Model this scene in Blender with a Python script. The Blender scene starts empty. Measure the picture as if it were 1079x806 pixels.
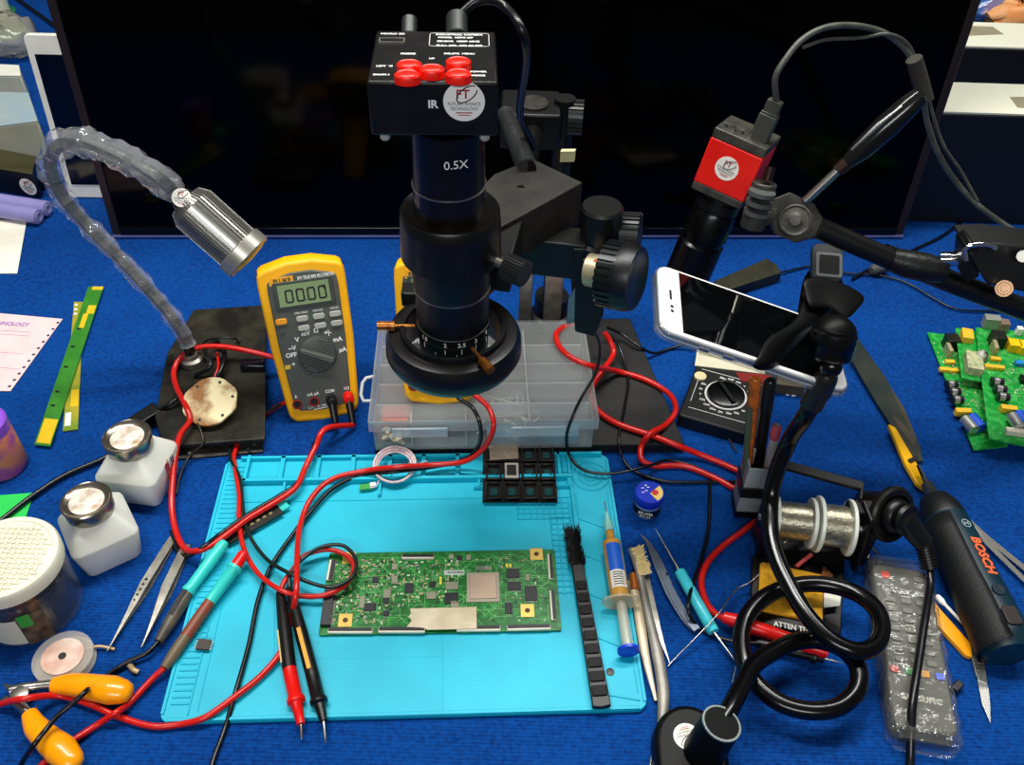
import bpy, bmesh, math, random
from mathutils import Vector, Matrix
from math import sin, cos, pi, radians as RAD
random.seed(7)
V = Vector
SC = bpy.context.scene
COL = SC.collection
# ---------------------------------------------------------------- camera
F, TH, ROLL, H = 930.0, RAD(43.03), RAD(1.813), 0.6126
FW = V((0, cos(TH), -sin(TH)))
_r = V((1, 0, 0)); _u = V((0, sin(TH), cos(TH)))
R2 = _r * cos(ROLL) + _u * sin(ROLL); U2 = _u * cos(ROLL) - _r * sin(ROLL)
CP = V((0, 0, H))
cd = bpy.data.cameras.new('camera'); cam = bpy.data.objects.new('camera', cd); COL.objects.link(cam)
cd.sensor_width = 36; cd.lens = F / 1079 * 36; cd.clip_start = 0.01; cd.clip_end = 50
cam.matrix_world = Matrix.Translation(CP) @ Matrix((R2, U2, -FW)).transposed().to_4x4()
SC.camera = cam
def ray(u, v): return FW + R2 * ((u - 539.5) / F) + U2 * ((403 - v) / F)
def G(u, v, z=0.0):
    d = ray(u, v); return CP + d * ((z - H) / d.z)
def YP(u, v, Y):
    d = ray(u, v); return CP + d * (Y / d.y)
def PL(M, u, v, z=0.0):
    """local x,y where the ray meets the plane z_local=z of frame M"""
    I = M.inverted(); o = I @ CP; d = I.to_3x3() @ ray(u, v)
    p = o + d * ((z - o.z) / d.z); return V((p.x, p.y, z))
def PT(t):
    if isinstance(t, Vector): return t
    if len(t) == 4: return YP(t[0], t[1], t[3])
    return G(*t)
# ---------------------------------------------------------------- frames
def frame(o, x, z=(0, 0, 1)):
    x = V(x).normalized(); z = V(z); y = z.cross(x).normalized(); z = x.cross(y)
    M = Matrix((x, y, z)).transposed().to_4x4(); M.translation = o; return M
def fz(o, z, x=(1, 0, 0)):
    """frame whose z axis is the direction z"""
    z = V(z).normalized(); x = V(x)
    if abs(x.dot(z)) > .95: x = V((0, 1, 0))
    x = (x - z * x.dot(z)).normalized(); y = z.cross(x)
    M = Matrix((x, y, z)).transposed().to_4x4(); M.translation = o; return M
def lay(A, B, up=(0, 0, 1)):
    A = PT(A); B = PT(B); return frame(A, B - A, up), (B - A).length
def quad(tl, tr, br, bl, z=0.0):
    a, b, c, d = [G(p[0], p[1], z) for p in (tl, tr, br, bl)]
    o = (a + b + c + d) / 4; x = ((b - a) + (c - d)) / 2; w = x.length
    M = frame(o, x); h = (((a - d) + (b - c)) / 2).length
    return M, w, h
# ---------------------------------------------------------------- materials
def lin(h):
    if isinstance(h, str):
        h = h.lstrip('#'); c = [int(h[i:i + 2], 16) / 255 for i in (0, 2, 4)]
    else: c = h
    return tuple(x / 12.92 if x <= .04045 else ((x + .055) / 1.055) ** 2.4 for x in c) + (1,)
MATS = {}
def mat(name, col, rough=.5, metal=0, col2=None, scale=40, bump=0, bscale=None, trans=0, ior=1.45, coat=0, emit=None, es=1, alpha=1, sheen=0, spec=.5, detail=3, ramp=(.35, .65), aniso=None):
    if name in MATS: return MATS[name]
    m = bpy.data.materials.new(name); m.use_nodes = True; nt = m.node_tree; N = nt.nodes; Lk = nt.links
    b = N['Principled BSDF']; b.inputs['Base Color'].default_value = lin(col)
    b.inputs['Roughness'].default_value = rough; b.inputs['Metallic'].default_value = metal
    b.inputs['IOR'].default_value = ior; b.inputs['Transmission Weight'].default_value = trans
    b.inputs['Coat Weight'].default_value = coat; b.inputs['Alpha'].default_value = alpha
    b.inputs['Sheen Weight'].default_value = sheen; b.inputs['Specular IOR Level'].default_value = spec
    if emit: b.inputs['Emission Color'].default_value = lin(emit); b.inputs['Emission Strength'].default_value = es
    tc = N.new('ShaderNodeTexCoord')
    if col2 is None:
        c = lin(col); col2 = None
    nz = N.new('ShaderNodeTexNoise'); nz.inputs['Scale'].default_value = scale; nz.inputs['Detail'].default_value = detail
    Lk.new(tc.outputs['Object'], nz.inputs['Vector'])
    rp = N.new('ShaderNodeValToRGB'); rp.color_ramp.elements[0].position = ramp[0]; rp.color_ramp.elements[1].position = ramp[1]
    if col2: c1, c2 = lin(col), lin(col2)
    else: c1 = lin(col); c2 = tuple(min(1, x * 1.12) for x in c1[:3]) + (1,)
    rp.color_ramp.elements[0].color = c1; rp.color_ramp.elements[1].color = c2
    Lk.new(nz.outputs['Fac'], rp.inputs['Fac']); Lk.new(rp.outputs['Color'], b.inputs['Base Color'])
    if bump:
        n2 = N.new('ShaderNodeTexNoise'); n2.inputs['Scale'].default_value = bscale or scale; n2.inputs['Detail'].default_value = 4
        Lk.new(tc.outputs['Object'], n2.inputs['Vector'])
        bp = N.new('ShaderNodeBump'); bp.inputs['Strength'].default_value = bump; bp.inputs['Distance'].default_value = .001
        Lk.new(n2.outputs['Fac'], bp.inputs['Height']); Lk.new(bp.outputs['Normal'], b.inputs['Normal'])
    MATS[name] = m; return m
def clear(name, col='#ffffff', opac=.25, rough=.15, bump=0, bscale=200, milk=.5):
    """thin clear or frosted plastic film: transparent mixed with a glossy white plastic"""
    if name in MATS: return MATS[name]
    m = bpy.data.materials.new(name); m.use_nodes = True; nt = m.node_tree; N = nt.nodes; Lk = nt.links
    b = N['Principled BSDF']; b.inputs['Base Color'].default_value = lin(col); b.inputs['Roughness'].default_value = rough
    t = N.new('ShaderNodeBsdfTransparent'); mx = N.new('ShaderNodeMixShader')
    fr = N.new('ShaderNodeFresnel'); fr.inputs['IOR'].default_value = 1.45
    ge = N.new('ShaderNodeNewGeometry'); io = N.new('ShaderNodeMath'); io.operation = 'MULTIPLY_ADD'; io.inputs[1].default_value = 1 / 1.45 - 1.45; io.inputs[2].default_value = 1.45
    Lk.new(ge.outputs['Backfacing'], io.inputs[0]); Lk.new(io.outputs[0], fr.inputs['IOR'])
    ad = N.new('ShaderNodeMath'); ad.operation = 'ADD'; ad.use_clamp = True; ad.inputs[1].default_value = opac
    mx.inputs[0].default_value = opac; Lk.new(t.outputs[0], mx.inputs[1]); Lk.new(b.outputs[0], mx.inputs[2])
    gl = N.new('ShaderNodeBsdfGlossy'); gl.inputs['Roughness'].default_value = rough; m2_ = N.new('ShaderNodeMixShader')
    Lk.new(fr.outputs[0], m2_.inputs[0]); Lk.new(mx.outputs[0], m2_.inputs[1]); Lk.new(gl.outputs[0], m2_.inputs[2]); N.remove(ad)
    Lk.new(m2_.outputs[0], N['Material Output'].inputs['Surface'])
    if bump:
        tc = N.new('ShaderNodeTexCoord'); n2 = N.new('ShaderNodeTexNoise'); n2.inputs['Scale'].default_value = bscale
        Lk.new(tc.outputs['Object'], n2.inputs['Vector']); bp = N.new('ShaderNodeBump'); bp.inputs['Strength'].default_value = bump; bp.inputs['Distance'].default_value = .002
        Lk.new(n2.outputs['Fac'], bp.inputs['Height']); Lk.new(bp.outputs['Normal'], b.inputs['Normal']); Lk.new(bp.outputs['Normal'], gl.inputs['Normal']); Lk.new(bp.outputs['Normal'], fr.inputs['Normal'])
    MATS[name] = m; return m
# ---------------------------------------------------------------- mesh builder
class MB:
    def __init__(s, M=None): s.vs = []; s.fs = []; s.mi = []; s.M = M or Matrix.Identity(4); s.m = 0
    def add(s, vs, fs, M=None):
        n = len(s.vs); T = s.M @ M if M is not None else s.M
        s.vs += [T @ V(v) for v in vs]; s.fs += [[n + i for i in f] for f in fs]; s.mi += [s.m] * len(fs); return s
    def box(s, c, sz, M=None, taper=1.0):
        x, y, z = [k / 2 for k in sz]; cx, cy, cz = c; t = taper
        vs = [(cx + i * x * (t if k > 0 else 1), cy + j * y * (t if k > 0 else 1), cz + k * z) for k in (-1, 1) for j in (-1, 1) for i in (-1, 1)]
        return s.add(vs, [(0, 2, 3, 1), (4, 5, 7, 6), (0, 1, 5, 4), (2, 6, 7, 3), (0, 4, 6, 2), (1, 3, 7, 5)], M)
    def prism(s, poly, z0, z1, M=None, ins=0):
        n = len(poly); cx = sum(p[0] for p in poly) / n; cy = sum(p[1] for p in poly) / n
        vs = [(p[0], p[1], z0) for p in poly] + [(cx + (p[0] - cx) * (1 - ins), cy + (p[1] - cy) * (1 - ins), z1) for p in poly]
        return s.add(vs, [list(range(n))[::-1], list(range(n, 2 * n))] + [(i, (i + 1) % n, n + (i + 1) % n, n + i) for i in range(n)], M)
    def slab(s, pts, vec):
        pts = [V(p) for p in pts]; n = len(pts); vec = V(vec)
        return s.add(pts + [p + vec for p in pts], [list(range(n))[::-1], list(range(n, 2 * n))] + [(i, (i + 1) % n, n + (i + 1) % n, n + i) for i in range(n)])
    def lathe(s, prof, o=(0, 0, 0), ax=(0, 0, 1), n=32, x=(1, 0, 0), sc=(1, 1), rib=0, ribn=0):
        M = fz(V(o), ax, x); vs = []; fs = []
        for (t, r) in prof:
            for i in range(n):
                a = 2 * pi * i / n; rr = r
                vs.append((rr * cos(a) * sc[0], rr * sin(a) * sc[1], t))
        k = len(prof)
        for j in range(k - 1):
            for i in range(n): fs.append((j * n + i, j * n + (i + 1) % n, (j + 1) * n + (i + 1) % n, (j + 1) * n + i))
        if prof[0][1] > 1e-6: fs.append(list(range(n))[::-1])
        if prof[-1][1] > 1e-6: fs.append([(k - 1) * n + i for i in range(n)])
        return s.add(vs, fs, M)
    def ring(s, prof, o=(0, 0, 0), ax=(0, 0, 1), n=48):
        """closed profile (a hoop)"""
        M = fz(V(o), ax); vs = []; fs = []; k = len(prof)
        for (t, r) in prof:
            for i in range(n):
                a = 2 * pi * i / n; vs.append((r * cos(a), r * sin(a), t))
        for j in range(k):
            for i in range(n): fs.append((j * n + i, j * n + (i + 1) % n, ((j + 1) % k) * n + (i + 1) % n, ((j + 1) % k) * n + i))
        return s.add(vs, fs, M)
    def cyl(s, a, b, r0, r1=None, n=24):
        a = V(a); b = V(b); r1 = r0 if r1 is None else r1
        return s.lathe([(0, r0), ((b - a).length, r1)], a, b - a, n)
    def knurl(s, a, b, r, n=28, d=.08):
        """ribbed round knob"""
        a = V(a); b = V(b); poly = []
        for i in range(n):
            for k, q in ((0, 1), (.5, 1), (.55, 1 - d), (.95, 1 - d)):
                t = 2 * pi * (i + k) / n; poly.append((r * q * cos(t), r * q * sin(t)))
        return s.prism(poly, 0, (b - a).length, fz(a, b - a))
    def tube(s, pts, r, n=10, closed=False, flat=1.0):
        pts = [V(p) for p in pts]; k = len(pts); vs = []; fs = []
        rr = r if isinstance(r, (list, tuple)) else [r] * k
        t0 = (pts[1] - pts[0]).normalized(); nx = t0.orthogonal().normalized()
        if abs(t0.z) < .9: nx = V((0, 0, 1)).cross(t0).normalized()
        for i, p in enumerate(pts):
            if closed: t = (pts[(i + 1) % k] - pts[i - 1]).normalized()
            else: t = (pts[min(i + 1, k - 1)] - pts[max(i - 1, 0)]).normalized()
            nx = (nx - t * nx.dot(t)); nx = nx.normalized() if nx.length > 1e-6 else t.orthogonal().normalized(); ny = t.cross(nx)
            for j in range(n):
                a = 2 * pi * j / n; vs.append(p + nx * cos(a) * rr[i] + ny * sin(a) * rr[i] * flat)
        for i in range(k if closed else k - 1):
            for j in range(n): fs.append((i * n + j, i * n + (j + 1) % n, ((i + 1) % k) * n + (j + 1) % n, ((i + 1) % k) * n + j))
        if not closed: fs.append(list(range(n))[::-1]); fs.append([(k - 1) * n + j for j in range(n)])
        return s.add(vs, fs)
    def sph(s, c, r, sc=(1, 1, 1), n=24, M=None):
        vs = []; fs = []; m = n // 2
        for j in range(m + 1):
            b = -pi / 2 + pi * j / m
            for i in range(n): a = 2 * pi * i / n; vs.append((c[0] + r * sc[0] * cos(b) * cos(a), c[1] + r * sc[1] * cos(b) * sin(a), c[2] + r * sc[2] * sin(b)))
        for j in range(m):
            for i in range(n): fs.append((j * n + i, j * n + (i + 1) % n, (j + 1) * n + (i + 1) % n, (j + 1) * n + i))
        return s.add(vs, fs, M)
    def hull(s, pts):
        bm = bmesh.new()
        for p in pts: bm.verts.new(p)
        r = bmesh.ops.convex_hull(bm, input=bm.verts); bm.verts.ensure_lookup_table()
        dead = [g for g in r['geom_interior'] if isinstance(g, bmesh.types.BMVert)]
        if dead: bmesh.ops.delete(bm, geom=dead, context='VERTS')
        bm.verts.index_update(); vs = [v.co.copy() for v in bm.verts]; fs = [[v.index for v in f.verts] for f in bm.faces]; bm.free()
        return s.add(vs, fs)
    def text(s, body, M, size, depth=.0002, ax='CENTER', sx=1.0, bold=0):
        cu = bpy.data.curves.new('t', 'FONT'); cu.body = body; cu.size = size; cu.align_x = ax; cu.align_y = 'CENTER'; cu.extrude = depth; cu.offset = bold; cu.resolution_u = 3
        ob = bpy.data.objects.new('t', cu); me = ob.to_mesh()
        vs = [(v.co.x * sx, v.co.y, v.co.z) for v in me.vertices]; fs = [list(p.vertices) for p in me.polygons]
        ob.to_mesh_clear(); bpy.data.objects.remove(ob); bpy.data.curves.remove(cu)
        return s.add(vs, fs, M)
    def build(s, name, mats, parent=None, bevel=0, seg=2, smooth=40, sub=0, solid=0):
        me = bpy.data.meshes.new(name); o = bpy.data.objects.new(name, me); COL.objects.link(o)
        org = V((0, 0, 0))
        if parent is not None:
            o.parent = parent; p = parent; org = V((0, 0, 0))
            while p is not None: org += p.location; p = p.parent
        elif s.vs:
            lo = [min(v[i] for v in s.vs) for i in range(3)]; hi = [max(v[i] for v in s.vs) for i in range(3)]
            org = V(((lo[0] + hi[0]) / 2, (lo[1] + hi[1]) / 2, lo[2])); o.location = org
        bm = bmesh.new(); bv = [bm.verts.new(v - org) for v in s.vs]
        for f, mi in zip(s.fs, s.mi):
            try: bf = bm.faces.new([bv[i] for i in f]); bf.material_index = mi; bf.smooth = smooth > 0
            except ValueError: pass
        bmesh.ops.remove_doubles(bm, verts=bm.verts, dist=1e-6)
        bmesh.ops.recalc_face_normals(bm, faces=bm.faces)
        th = RAD(smooth)
        for e in bm.edges:
            if len(e.link_faces) == 2 and e.calc_face_angle(0) > th: e.smooth = False
        bm.to_mesh(me); bm.free()
        for m in (mats if isinstance(mats, (list, tuple)) else [mats]): me.materials.append(m)
        if solid: md = o.modifiers.new('s', 'SOLIDIFY'); md.thickness = solid
        if bevel: md = o.modifiers.new('b', 'BEVEL'); md.width = bevel; md.segments = seg; md.limit_method = 'ANGLE'; md.angle_limit = RAD(35)
        if sub: md = o.modifiers.new('u', 'SUBSURF'); md.levels = sub; md.render_levels = sub
        return o
def tag(o, label=None, cat=None, group=None, kind=None):
    if label: o['label'] = label
    if cat: o['category'] = cat
    if group: o['group'] = group
    if kind: o['kind'] = kind
    return o
def thing(name, label, cat, loc, group=None):
    o = bpy.data.objects.new(name, None); COL.objects.link(o); o.empty_display_size = .01
    o.location = PT(loc); tag(o, label, cat, group); return o
def spl(pts, step=8, closed=False):
    P = [PT(p) for p in pts]; out = []; n = len(P)
    for i in range(n if closed else n - 1):
        if closed: p0, p1, p2, p3 = P[i - 1], P[i], P[(i + 1) % n], P[(i + 2) % n]
        else: p0 = P[i - 1] if i else P[0] * 2 - P[1]; p1 = P[i]; p2 = P[i + 1]; p3 = P[i + 2] if i + 2 < n else P[-1] * 2 - P[-2]
        for k in range(step):
            t = k / step
            out.append(.5 * ((2 * p1) + (p2 - p0) * t + (2 * p0 - 5 * p1 + 4 * p2 - p3) * t * t + (3 * p1 - p0 - 3 * p2 + p3) * t ** 3))
    if not closed: out.append(P[-1])
    return out
def cable(name, pts, r, m, parent=None, n=10, label=None, cat=None, group=None, step=8):
    o = MB().tube(spl(pts, step), r, n).build(name, m, parent, smooth=60)
    if label: tag(o, label, cat, group)
    return o
def rrect(w, h, r, n=5, cx=0, cy=0):
    P = []
    for (x, y, a) in ((w / 2 - r, h / 2 - r, 0), (-w / 2 + r, h / 2 - r, 90), (-w / 2 + r, -h / 2 + r, 180), (w / 2 - r, -h / 2 + r, 270)):
        for i in range(n + 1): t = RAD(a + 90 * i / n); P.append((cx + x + r * cos(t), cy + y + r * sin(t)))
    return P
# ---------------------------------------------------------------- common materials
BLK = mat('black_plastic', '#090909', .38, scale=60)
BLKM = mat('matt_black_metal', '#070707', .45, 0, bump=.1, bscale=900)
GLB = mat('gloss_black_rubber', '#040405', .2, scale=30)
RUB = mat('black_rubber_cable', '#0a0b0d', .3, scale=50)
DUST = mat('dusty_black', '#100f0b', .6, 0, col2='#3a372c', scale=60, bump=.3, bscale=700, ramp=(.4, .75))
REDC = mat('red_silicone_cable', '#c41a12', .28, scale=30)
REDP = mat('red_plastic', '#d8130c', .3, scale=30)
STEEL = mat('steel', '#b9b5ab', .28, 1, scale=90, bump=.05)
STEELD = mat('dull_steel', '#8d8a80', .4, .9, col2='#b0aca0', scale=90)
CHROME = mat('chrome', '#d8dadd', .08, 1)
WHT = mat('white_plastic', '#e6e4da', .4)
YEL = mat('yellow_rubber', '#f7b000', .42, bump=.05)
GREY = mat('grey_plastic', '#4a4d4c', .5)
LGREY = mat('light_grey_plastic', '#8b8e8d', .45)
WINK = mat('white_print', '#e9e9e2', .5)
BINK = mat('black_print', '#101010', .5)
TEAL = mat('teal_plastic', '#2fc3b8', .35)
GOLD = mat('gold_plate', '#d8a83a', .3, .8)
PAPER = mat('paper', '#e9e4d2', .8)
STK = mat('sticker_paper', '#eeeade', .6)
def sticker(M, r, parent, lines=None):
    """round white sticker with the F T orbit mark and two lines of writing, lying in plane of M"""
    d = MB(M); d.lathe([(0, r), (.0002, r)], n=40); o = d.build('round_sticker', STK, parent)
    if lines is None: lines = ('FUTURETRONICS', 'TECHNOLOGY')
    t = MB(M @ Matrix.Translation((0, 0, .0003)))
    t.text('FT', Matrix.Translation((-r * .06, r * .36, 0)), r * .62, .00005, bold=r * .01)
    t.m = 1
    k = 26; el = [(r * .58 * cos(2 * pi * i / k), r * .30 * sin(2 * pi * i / k)) for i in range(1, k - 1)]
    c, s_ = cos(RAD(38)), sin(RAD(38)); el = [V((r * .14 + x * c - y * s_, r * .38 + x * s_ + y * c, .0001)) for x, y in el]
    t.tube(el, r * .03, 4)
    t.text(lines[0], Matrix.Translation((0, -r * .12, 0)), r * .24, .00005, sx=.85)
    t.text(lines[1], Matrix.Translation((0, -r * .36, 0)), r * .24, .00005, sx=.85)
    t.m = 0
    t.box((0, -r * .56, 0), (r * .8, r * .05, .0001)); t.box((0, -r * .68, 0), (r * .6, r * .04, .0001))
    t.build('printed_mark', [mat('red_ink', '#a01820', .5), BINK], o, smooth=0)
    return o
# ================================================================ SETTING
CLOTH = bpy.data.materials.new('blue_felt'); CLOTH.use_nodes = True
def _cloth():
    nt = CLOTH.node_tree; N = nt.nodes; K = nt.links; b = N['Principled BSDF']
    b.inputs['Roughness'].default_value = .95; b.inputs['Sheen Weight'].default_value = .08; b.inputs['Sheen Tint'].default_value = lin('#2a62d8'); b.inputs['Specular IOR Level'].default_value = .1
    tc = N.new('ShaderNodeTexCoord'); n1 = N.new('ShaderNodeTexNoise'); n1.inputs['Scale'].default_value = 260; n1.inputs['Detail'].default_value = 5
    n3 = N.new('ShaderNodeTexNoise'); n3.inputs['Scale'].default_value = 9; n3.inputs['Detail'].default_value = 4
    w = N.new('ShaderNodeTexWave'); w.bands_direction = 'Y'; w.inputs['Scale'].default_value = 110; w.inputs['Distortion'].default_value = 2; w.inputs['Detail'].default_value = 2
    for q in (n1, n3, w): K.new(tc.outputs['Object'], q.inputs['Vector'])
    a = N.new('ShaderNodeMath'); a.operation = 'MULTIPLY_ADD'; a.inputs[1].default_value = .2; K.new(w.outputs['Fac'], a.inputs[0]); K.new(n1.outputs['Fac'], a.inputs[2])
    a2 = N.new('ShaderNodeMath'); a2.operation = 'MULTIPLY_ADD'; a2.inputs[1].default_value = .5; K.new(n3.outputs['Fac'], a2.inputs[0]); K.new(a.outputs[0], a2.inputs[2])
    rp = N.new('ShaderNodeValToRGB'); rp.color_ramp.elements[0].position = .5; rp.color_ramp.elements[1].position = 1.05
    rp.color_ramp.elements[0].color = lin('#04245c'); rp.color_ramp.elements[1].color = lin('#06428c')
    K.new(a2.outputs[0], rp.inputs['Fac']); K.new(rp.outputs['Color'], b.inputs['Base Color'])
    bp = N.new('ShaderNodeBump'); bp.inputs['Strength'].default_value = .45; bp.inputs['Distance'].default_value = .0005
    K.new(a.outputs[0], bp.inputs['Height']); K.new(bp.outputs['Normal'], b.inputs['Normal'])
_cloth()
t = thing('workbench', 'long workbench covered in blue felt cloth under all the tools', 'table', (0, .85, -.72) if False else V((0, .85, -.72)))
MB().box((0, .85, -.002), (2.6, 2.1, .004)).build('felt_cloth', CLOTH, t)
WOOD = mat('bench_wood', '#5b4028', .6, scale=8)
MB().box((0, .85, -.019), (2.58, 2.08, .03)).build('bench_top', WOOD, t, bevel=.003)
for sx in (-1, 1):
    for sy in (-1, 1): MB().box((sx * 1.2, .85 + sy * .95, -.377), (.06, .06, .686)).build('leg', WOOD, t)
f = MB().box((0, 1, -.77), (6, 5, .1)).build('floor', mat('floor_tiles', '#6d6a63', .5, scale=3)); tag(f, kind='structure')
f = MB().box((0, 3.4, .6), (6, .1, 2.64)).build('wall_back', mat('wall_paint', '#3a332c', .8, scale=3)); tag(f, kind='structure')
# lights: two ceiling tube lamps over the bench, then an added front fill
def area(name, loc, rot, sx, sy, e, col=(1, 1, 1)):
    l = bpy.data.lights.new(name, 'AREA'); l.shape = 'RECTANGLE'; l.size = sx; l.size_y = sy; l.energy = e; l.color = col
    o = bpy.data.objects.new(name, l); COL.objects.link(o); o.location = loc; o.rotation_euler = rot; return o
area('ceiling_or_fill_lamp', (-.35, .75, 1.75), (RAD(-3), RAD(-8), 0), 1.2, .14, 19, (1, .99, .95))
area('ceiling_or_fill_lamp', (.5, 1.15, 1.75), (RAD(-14), RAD(12), 0), 1.2, .14, 14, (1, .99, .96))
area('ceiling_or_fill_lamp', (-.1, -1.3, 1.55), (RAD(52), 0, 0), 1.2, .2, 13, (.95, .97, 1))  # unseen fill added behind the camera to brighten faces turned towards it
w = bpy.data.worlds.new('world'); SC.world = w; w.use_nodes = True
w.node_tree.nodes['Background'].inputs[0].default_value = (.55, .56, .6, 1); w.node_tree.nodes['Background'].inputs[1].default_value = .09
SC.view_settings.view_transform = 'Standard'; SC.view_settings.look = 'None'; SC.view_settings.gamma = 1; SC.view_settings.use_curve_mapping = False
SC.view_settings.exposure = 0.6
# ================================================================ TELEVISION
def tv():
    a = G(121, 249); b = G(949, 249)
    up = V((0, sin(RAD(5)), cos(RAD(5)))); x = (b - a).normalized(); nrm = x.cross(up).normalized()   # towards the viewer
    if nrm.y > 0: nrm = -nrm
    L = (b - a).length
    M = Matrix((x, up, nrm)).transposed().to_4x4(); M.translation = a + V((0, 0, .002))
    t = thing('television', 'large flat television leaning back, black screen facing the tools', 'television', a)
    hgt = .56
    MB(M).box((L / 2, hgt / 2, -.012), (L - .01, hgt, .022)).build('back_shell', BLK, t, bevel=.004)
    MB(M).box((L / 2, hgt / 2 - .02, -.038), (L * .7, hgt * .6, .03)).build('rear_housing', BLK, t, bevel=.006)
    scr = mat('television_glass', '#010101', .09, spec=.12, scale=20)
    MB(M).box((L / 2, hgt / 2 + .004, .0005), (L - .02, hgt - .02, .003)).build('screen', scr, t)
    bz = MB(M); w_ = .0095
    bz.box((w_ / 2, hgt / 2, 0), (w_, hgt, .008)); bz.box((L - w_ / 2, hgt / 2, 0), (w_, hgt, .008)); bz.box((L / 2, hgt - w_ / 2, 0), (L - 2 * w_, w_, .008))
    bz.build('bezel', mat('bronze_bezel', '#2e2522', .35, .4), t, bevel=.001)
    bb = MB(M); bb.box((L / 2, .006, .001), (L - 2 * w_, .012, .008)); bb.build('lower_bezel', mat('gloss_bezel', '#0b0b10', .15, .3), t, bevel=.001)
    e = MB(M); e.box((L / 2, .001, .0045), (L, .0022, .0035)); e.build('trim_strip', mat('blue_silver', '#8a8fc4', .3, .6), t)
tv()
# ================================================================ SILICONE MAT
MM = Matrix.Translation((-.076, .4226, 0)) @ Matrix.Rotation(RAD(3.53), 4, 'Z')
def ML(u, v, z=.004):
    p = MM.inverted() @ G(u, v, z); return p.x, p.y
def mat_obj():
    t = thing('repair_mat', 'turquoise silicone soldering mat with moulded trays lying under the circuit board', 'mat', V((-.076, .4226, 0)))
    SIL = mat('turquoise_silicone', '#05b0ca', .5, col2='#08bad4', scale=25, bump=.15, bscale=500)
    pol = rrect(.35, .25, .008)
    MB(MM).prism(pol, 0, .0042).build('mat_sheet', SIL, t, bevel=.0006)
    r = MB(MM); hz = .0045; z = .0042 + hz / 2 - .0003; wd = .0022
    def ln(x0, y0, x1, y1, w=wd, h=hz):
        d = math.hypot(x1 - x0, y1 - y0); a = math.atan2(y1 - y0, x1 - x0)
        r.box((0, 0, 0), (d + w, w, h), Matrix.Translation(((x0 + x1) / 2, (y0 + y1) / 2, .0042 + h / 2 - .0003)) @ Matrix.Rotation(a, 4, 'Z'))
    def pln(p, q, w=wd, h=hz): a = ML(*p); b = ML(*q); ln(a[0], a[1], b[0], b[1], w, h)
    xL, xR, yB, yT = -.1735, .1735, -.1235, .1235
    ln(xL + .006, yB, xR - .006, yB, .0025, .0015); ln(xR, yB + .006, xR, yT - .006, .0025, .0015); ln(xL, yB + .006, xL, yT - .006, .0025, .0015); ln(xL + .014, yT, xR - .006, yT, .003)
    # ruler column at the left
    n = 44
    for i in range(n):
        y = yB + .012 + i * (.232 / n); ln(xL + .0045, y, xL + .0165, y, .0011, .0012)
    ln(xL + .018, yB + .004, xL + .018, yT - .004, .0012, .0012); ln(xL + .0245, yB + .006, xL + .0245, .05, .0008, .0008)
    # trays along the top
    x0 = xL + .02; y1 = yT - .028
    x1 = ML(600, 500)[0]
    ln(x0, yT, x0, y1, .003, .006); ln(x0, y1, x1, y1, .0035, .006)
    for px_ in (296, 334, 371, 410, 446, 482): xx = ML(px_, 503)[0]; ln(xx, yT, xx, y1, .004)
    for px_ in (590,): xx = ML(px_, 503)[0]; ln(xx, yT, xx, y1, .003)
    for k in range(9): yy = y1 + .003 + k * .0027; a = ML(592, 503)[0]; ln(a, yy, a + .008, yy, .0008, .0012)
    y2 = y1 - .021
    ln(x0, y2, x1, y2, .0012, .001); 
    for px_ in (399,): xx = ML(px_, 535)[0]; ln(xx, y1, xx, y2 + .004)
    ln(x0 + .036, y1, x0 + .036, y1 - .014); 
    for k in range(8): xx = ML(505, 530)[0] + k * .0115; ln(xx, y1, xx, y1 - .011, .002)
    ln(ML(500, 530)[0], y1 - .011, x1, y1 - .011, .0012)
    ln(x1, yT, x1, yB + .006, .0022)
    # small square pockets
    gx = ML(547, 560)[0]; gy = y2 - .001
    for k in range(5): ln(gx, gy - k * .0058, x1 - .004, gy - k * .0058, .0011, .0014)
    for k in range(9): ln(gx + k * .0056, gy, gx + k * .0056, gy - .0235, .0011, .0014)
    gx2 = x1 - .004 - .0168
    for k in range(4): ln(gx2 + k * .0056, gy - .023, gx2 + k * .0056, gy - .10, .0011, .0014)
    for k in range(14): ln(gx2, gy - .023 - k * .0058, gx2 + .0168, gy - .023 - k * .0058, .0011, .0014)
    # right column: dial rings, pocket outlines and slanting ribs
    cx, cy = ML(622, 502)
    for R_ in (.0055, .0105, .0165):
        r.tube([V((cx + R_ * cos(2 * pi * i / 40), cy + R_ * sin(2 * pi * i / 40), .0044)) for i in range(40)], .0009, 6, True)
    xc0, xc1 = x1 + .004, xR - .004
    ln(xc1, cy - .02, xc1, yB + .012, .0012, .001); ln(xc0, cy - .02, xc0, yB + .012, .0012, .001)
    for k in range(4): ya = cy - .048 - k * .038; ln(xc0, ya, xc1, ya - .014, .0016, .0012)
    ln(xc0, yB + .012, xc1, yB + .006, .0016, .0012)
    # faint outlines on the working field
    pln((289, 587), (320, 587), .0006, .0006); pln((289, 587), (289, 695), .0006, .0006)
    pln((466, 668), (467, 751), .0006, .0005); pln((270, 695), (466, 692), .0006, .0005)
    r.build('moulded_ridges', SIL, t, bevel=.0003, seg=1)
    d = MB(); p = G(643, 708, .0042); d.lathe([(0, .0032), (.0006, .003), (.0008, .0015)], p, n=16); d.build('hole', BLK, t)
mat_obj()
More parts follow.
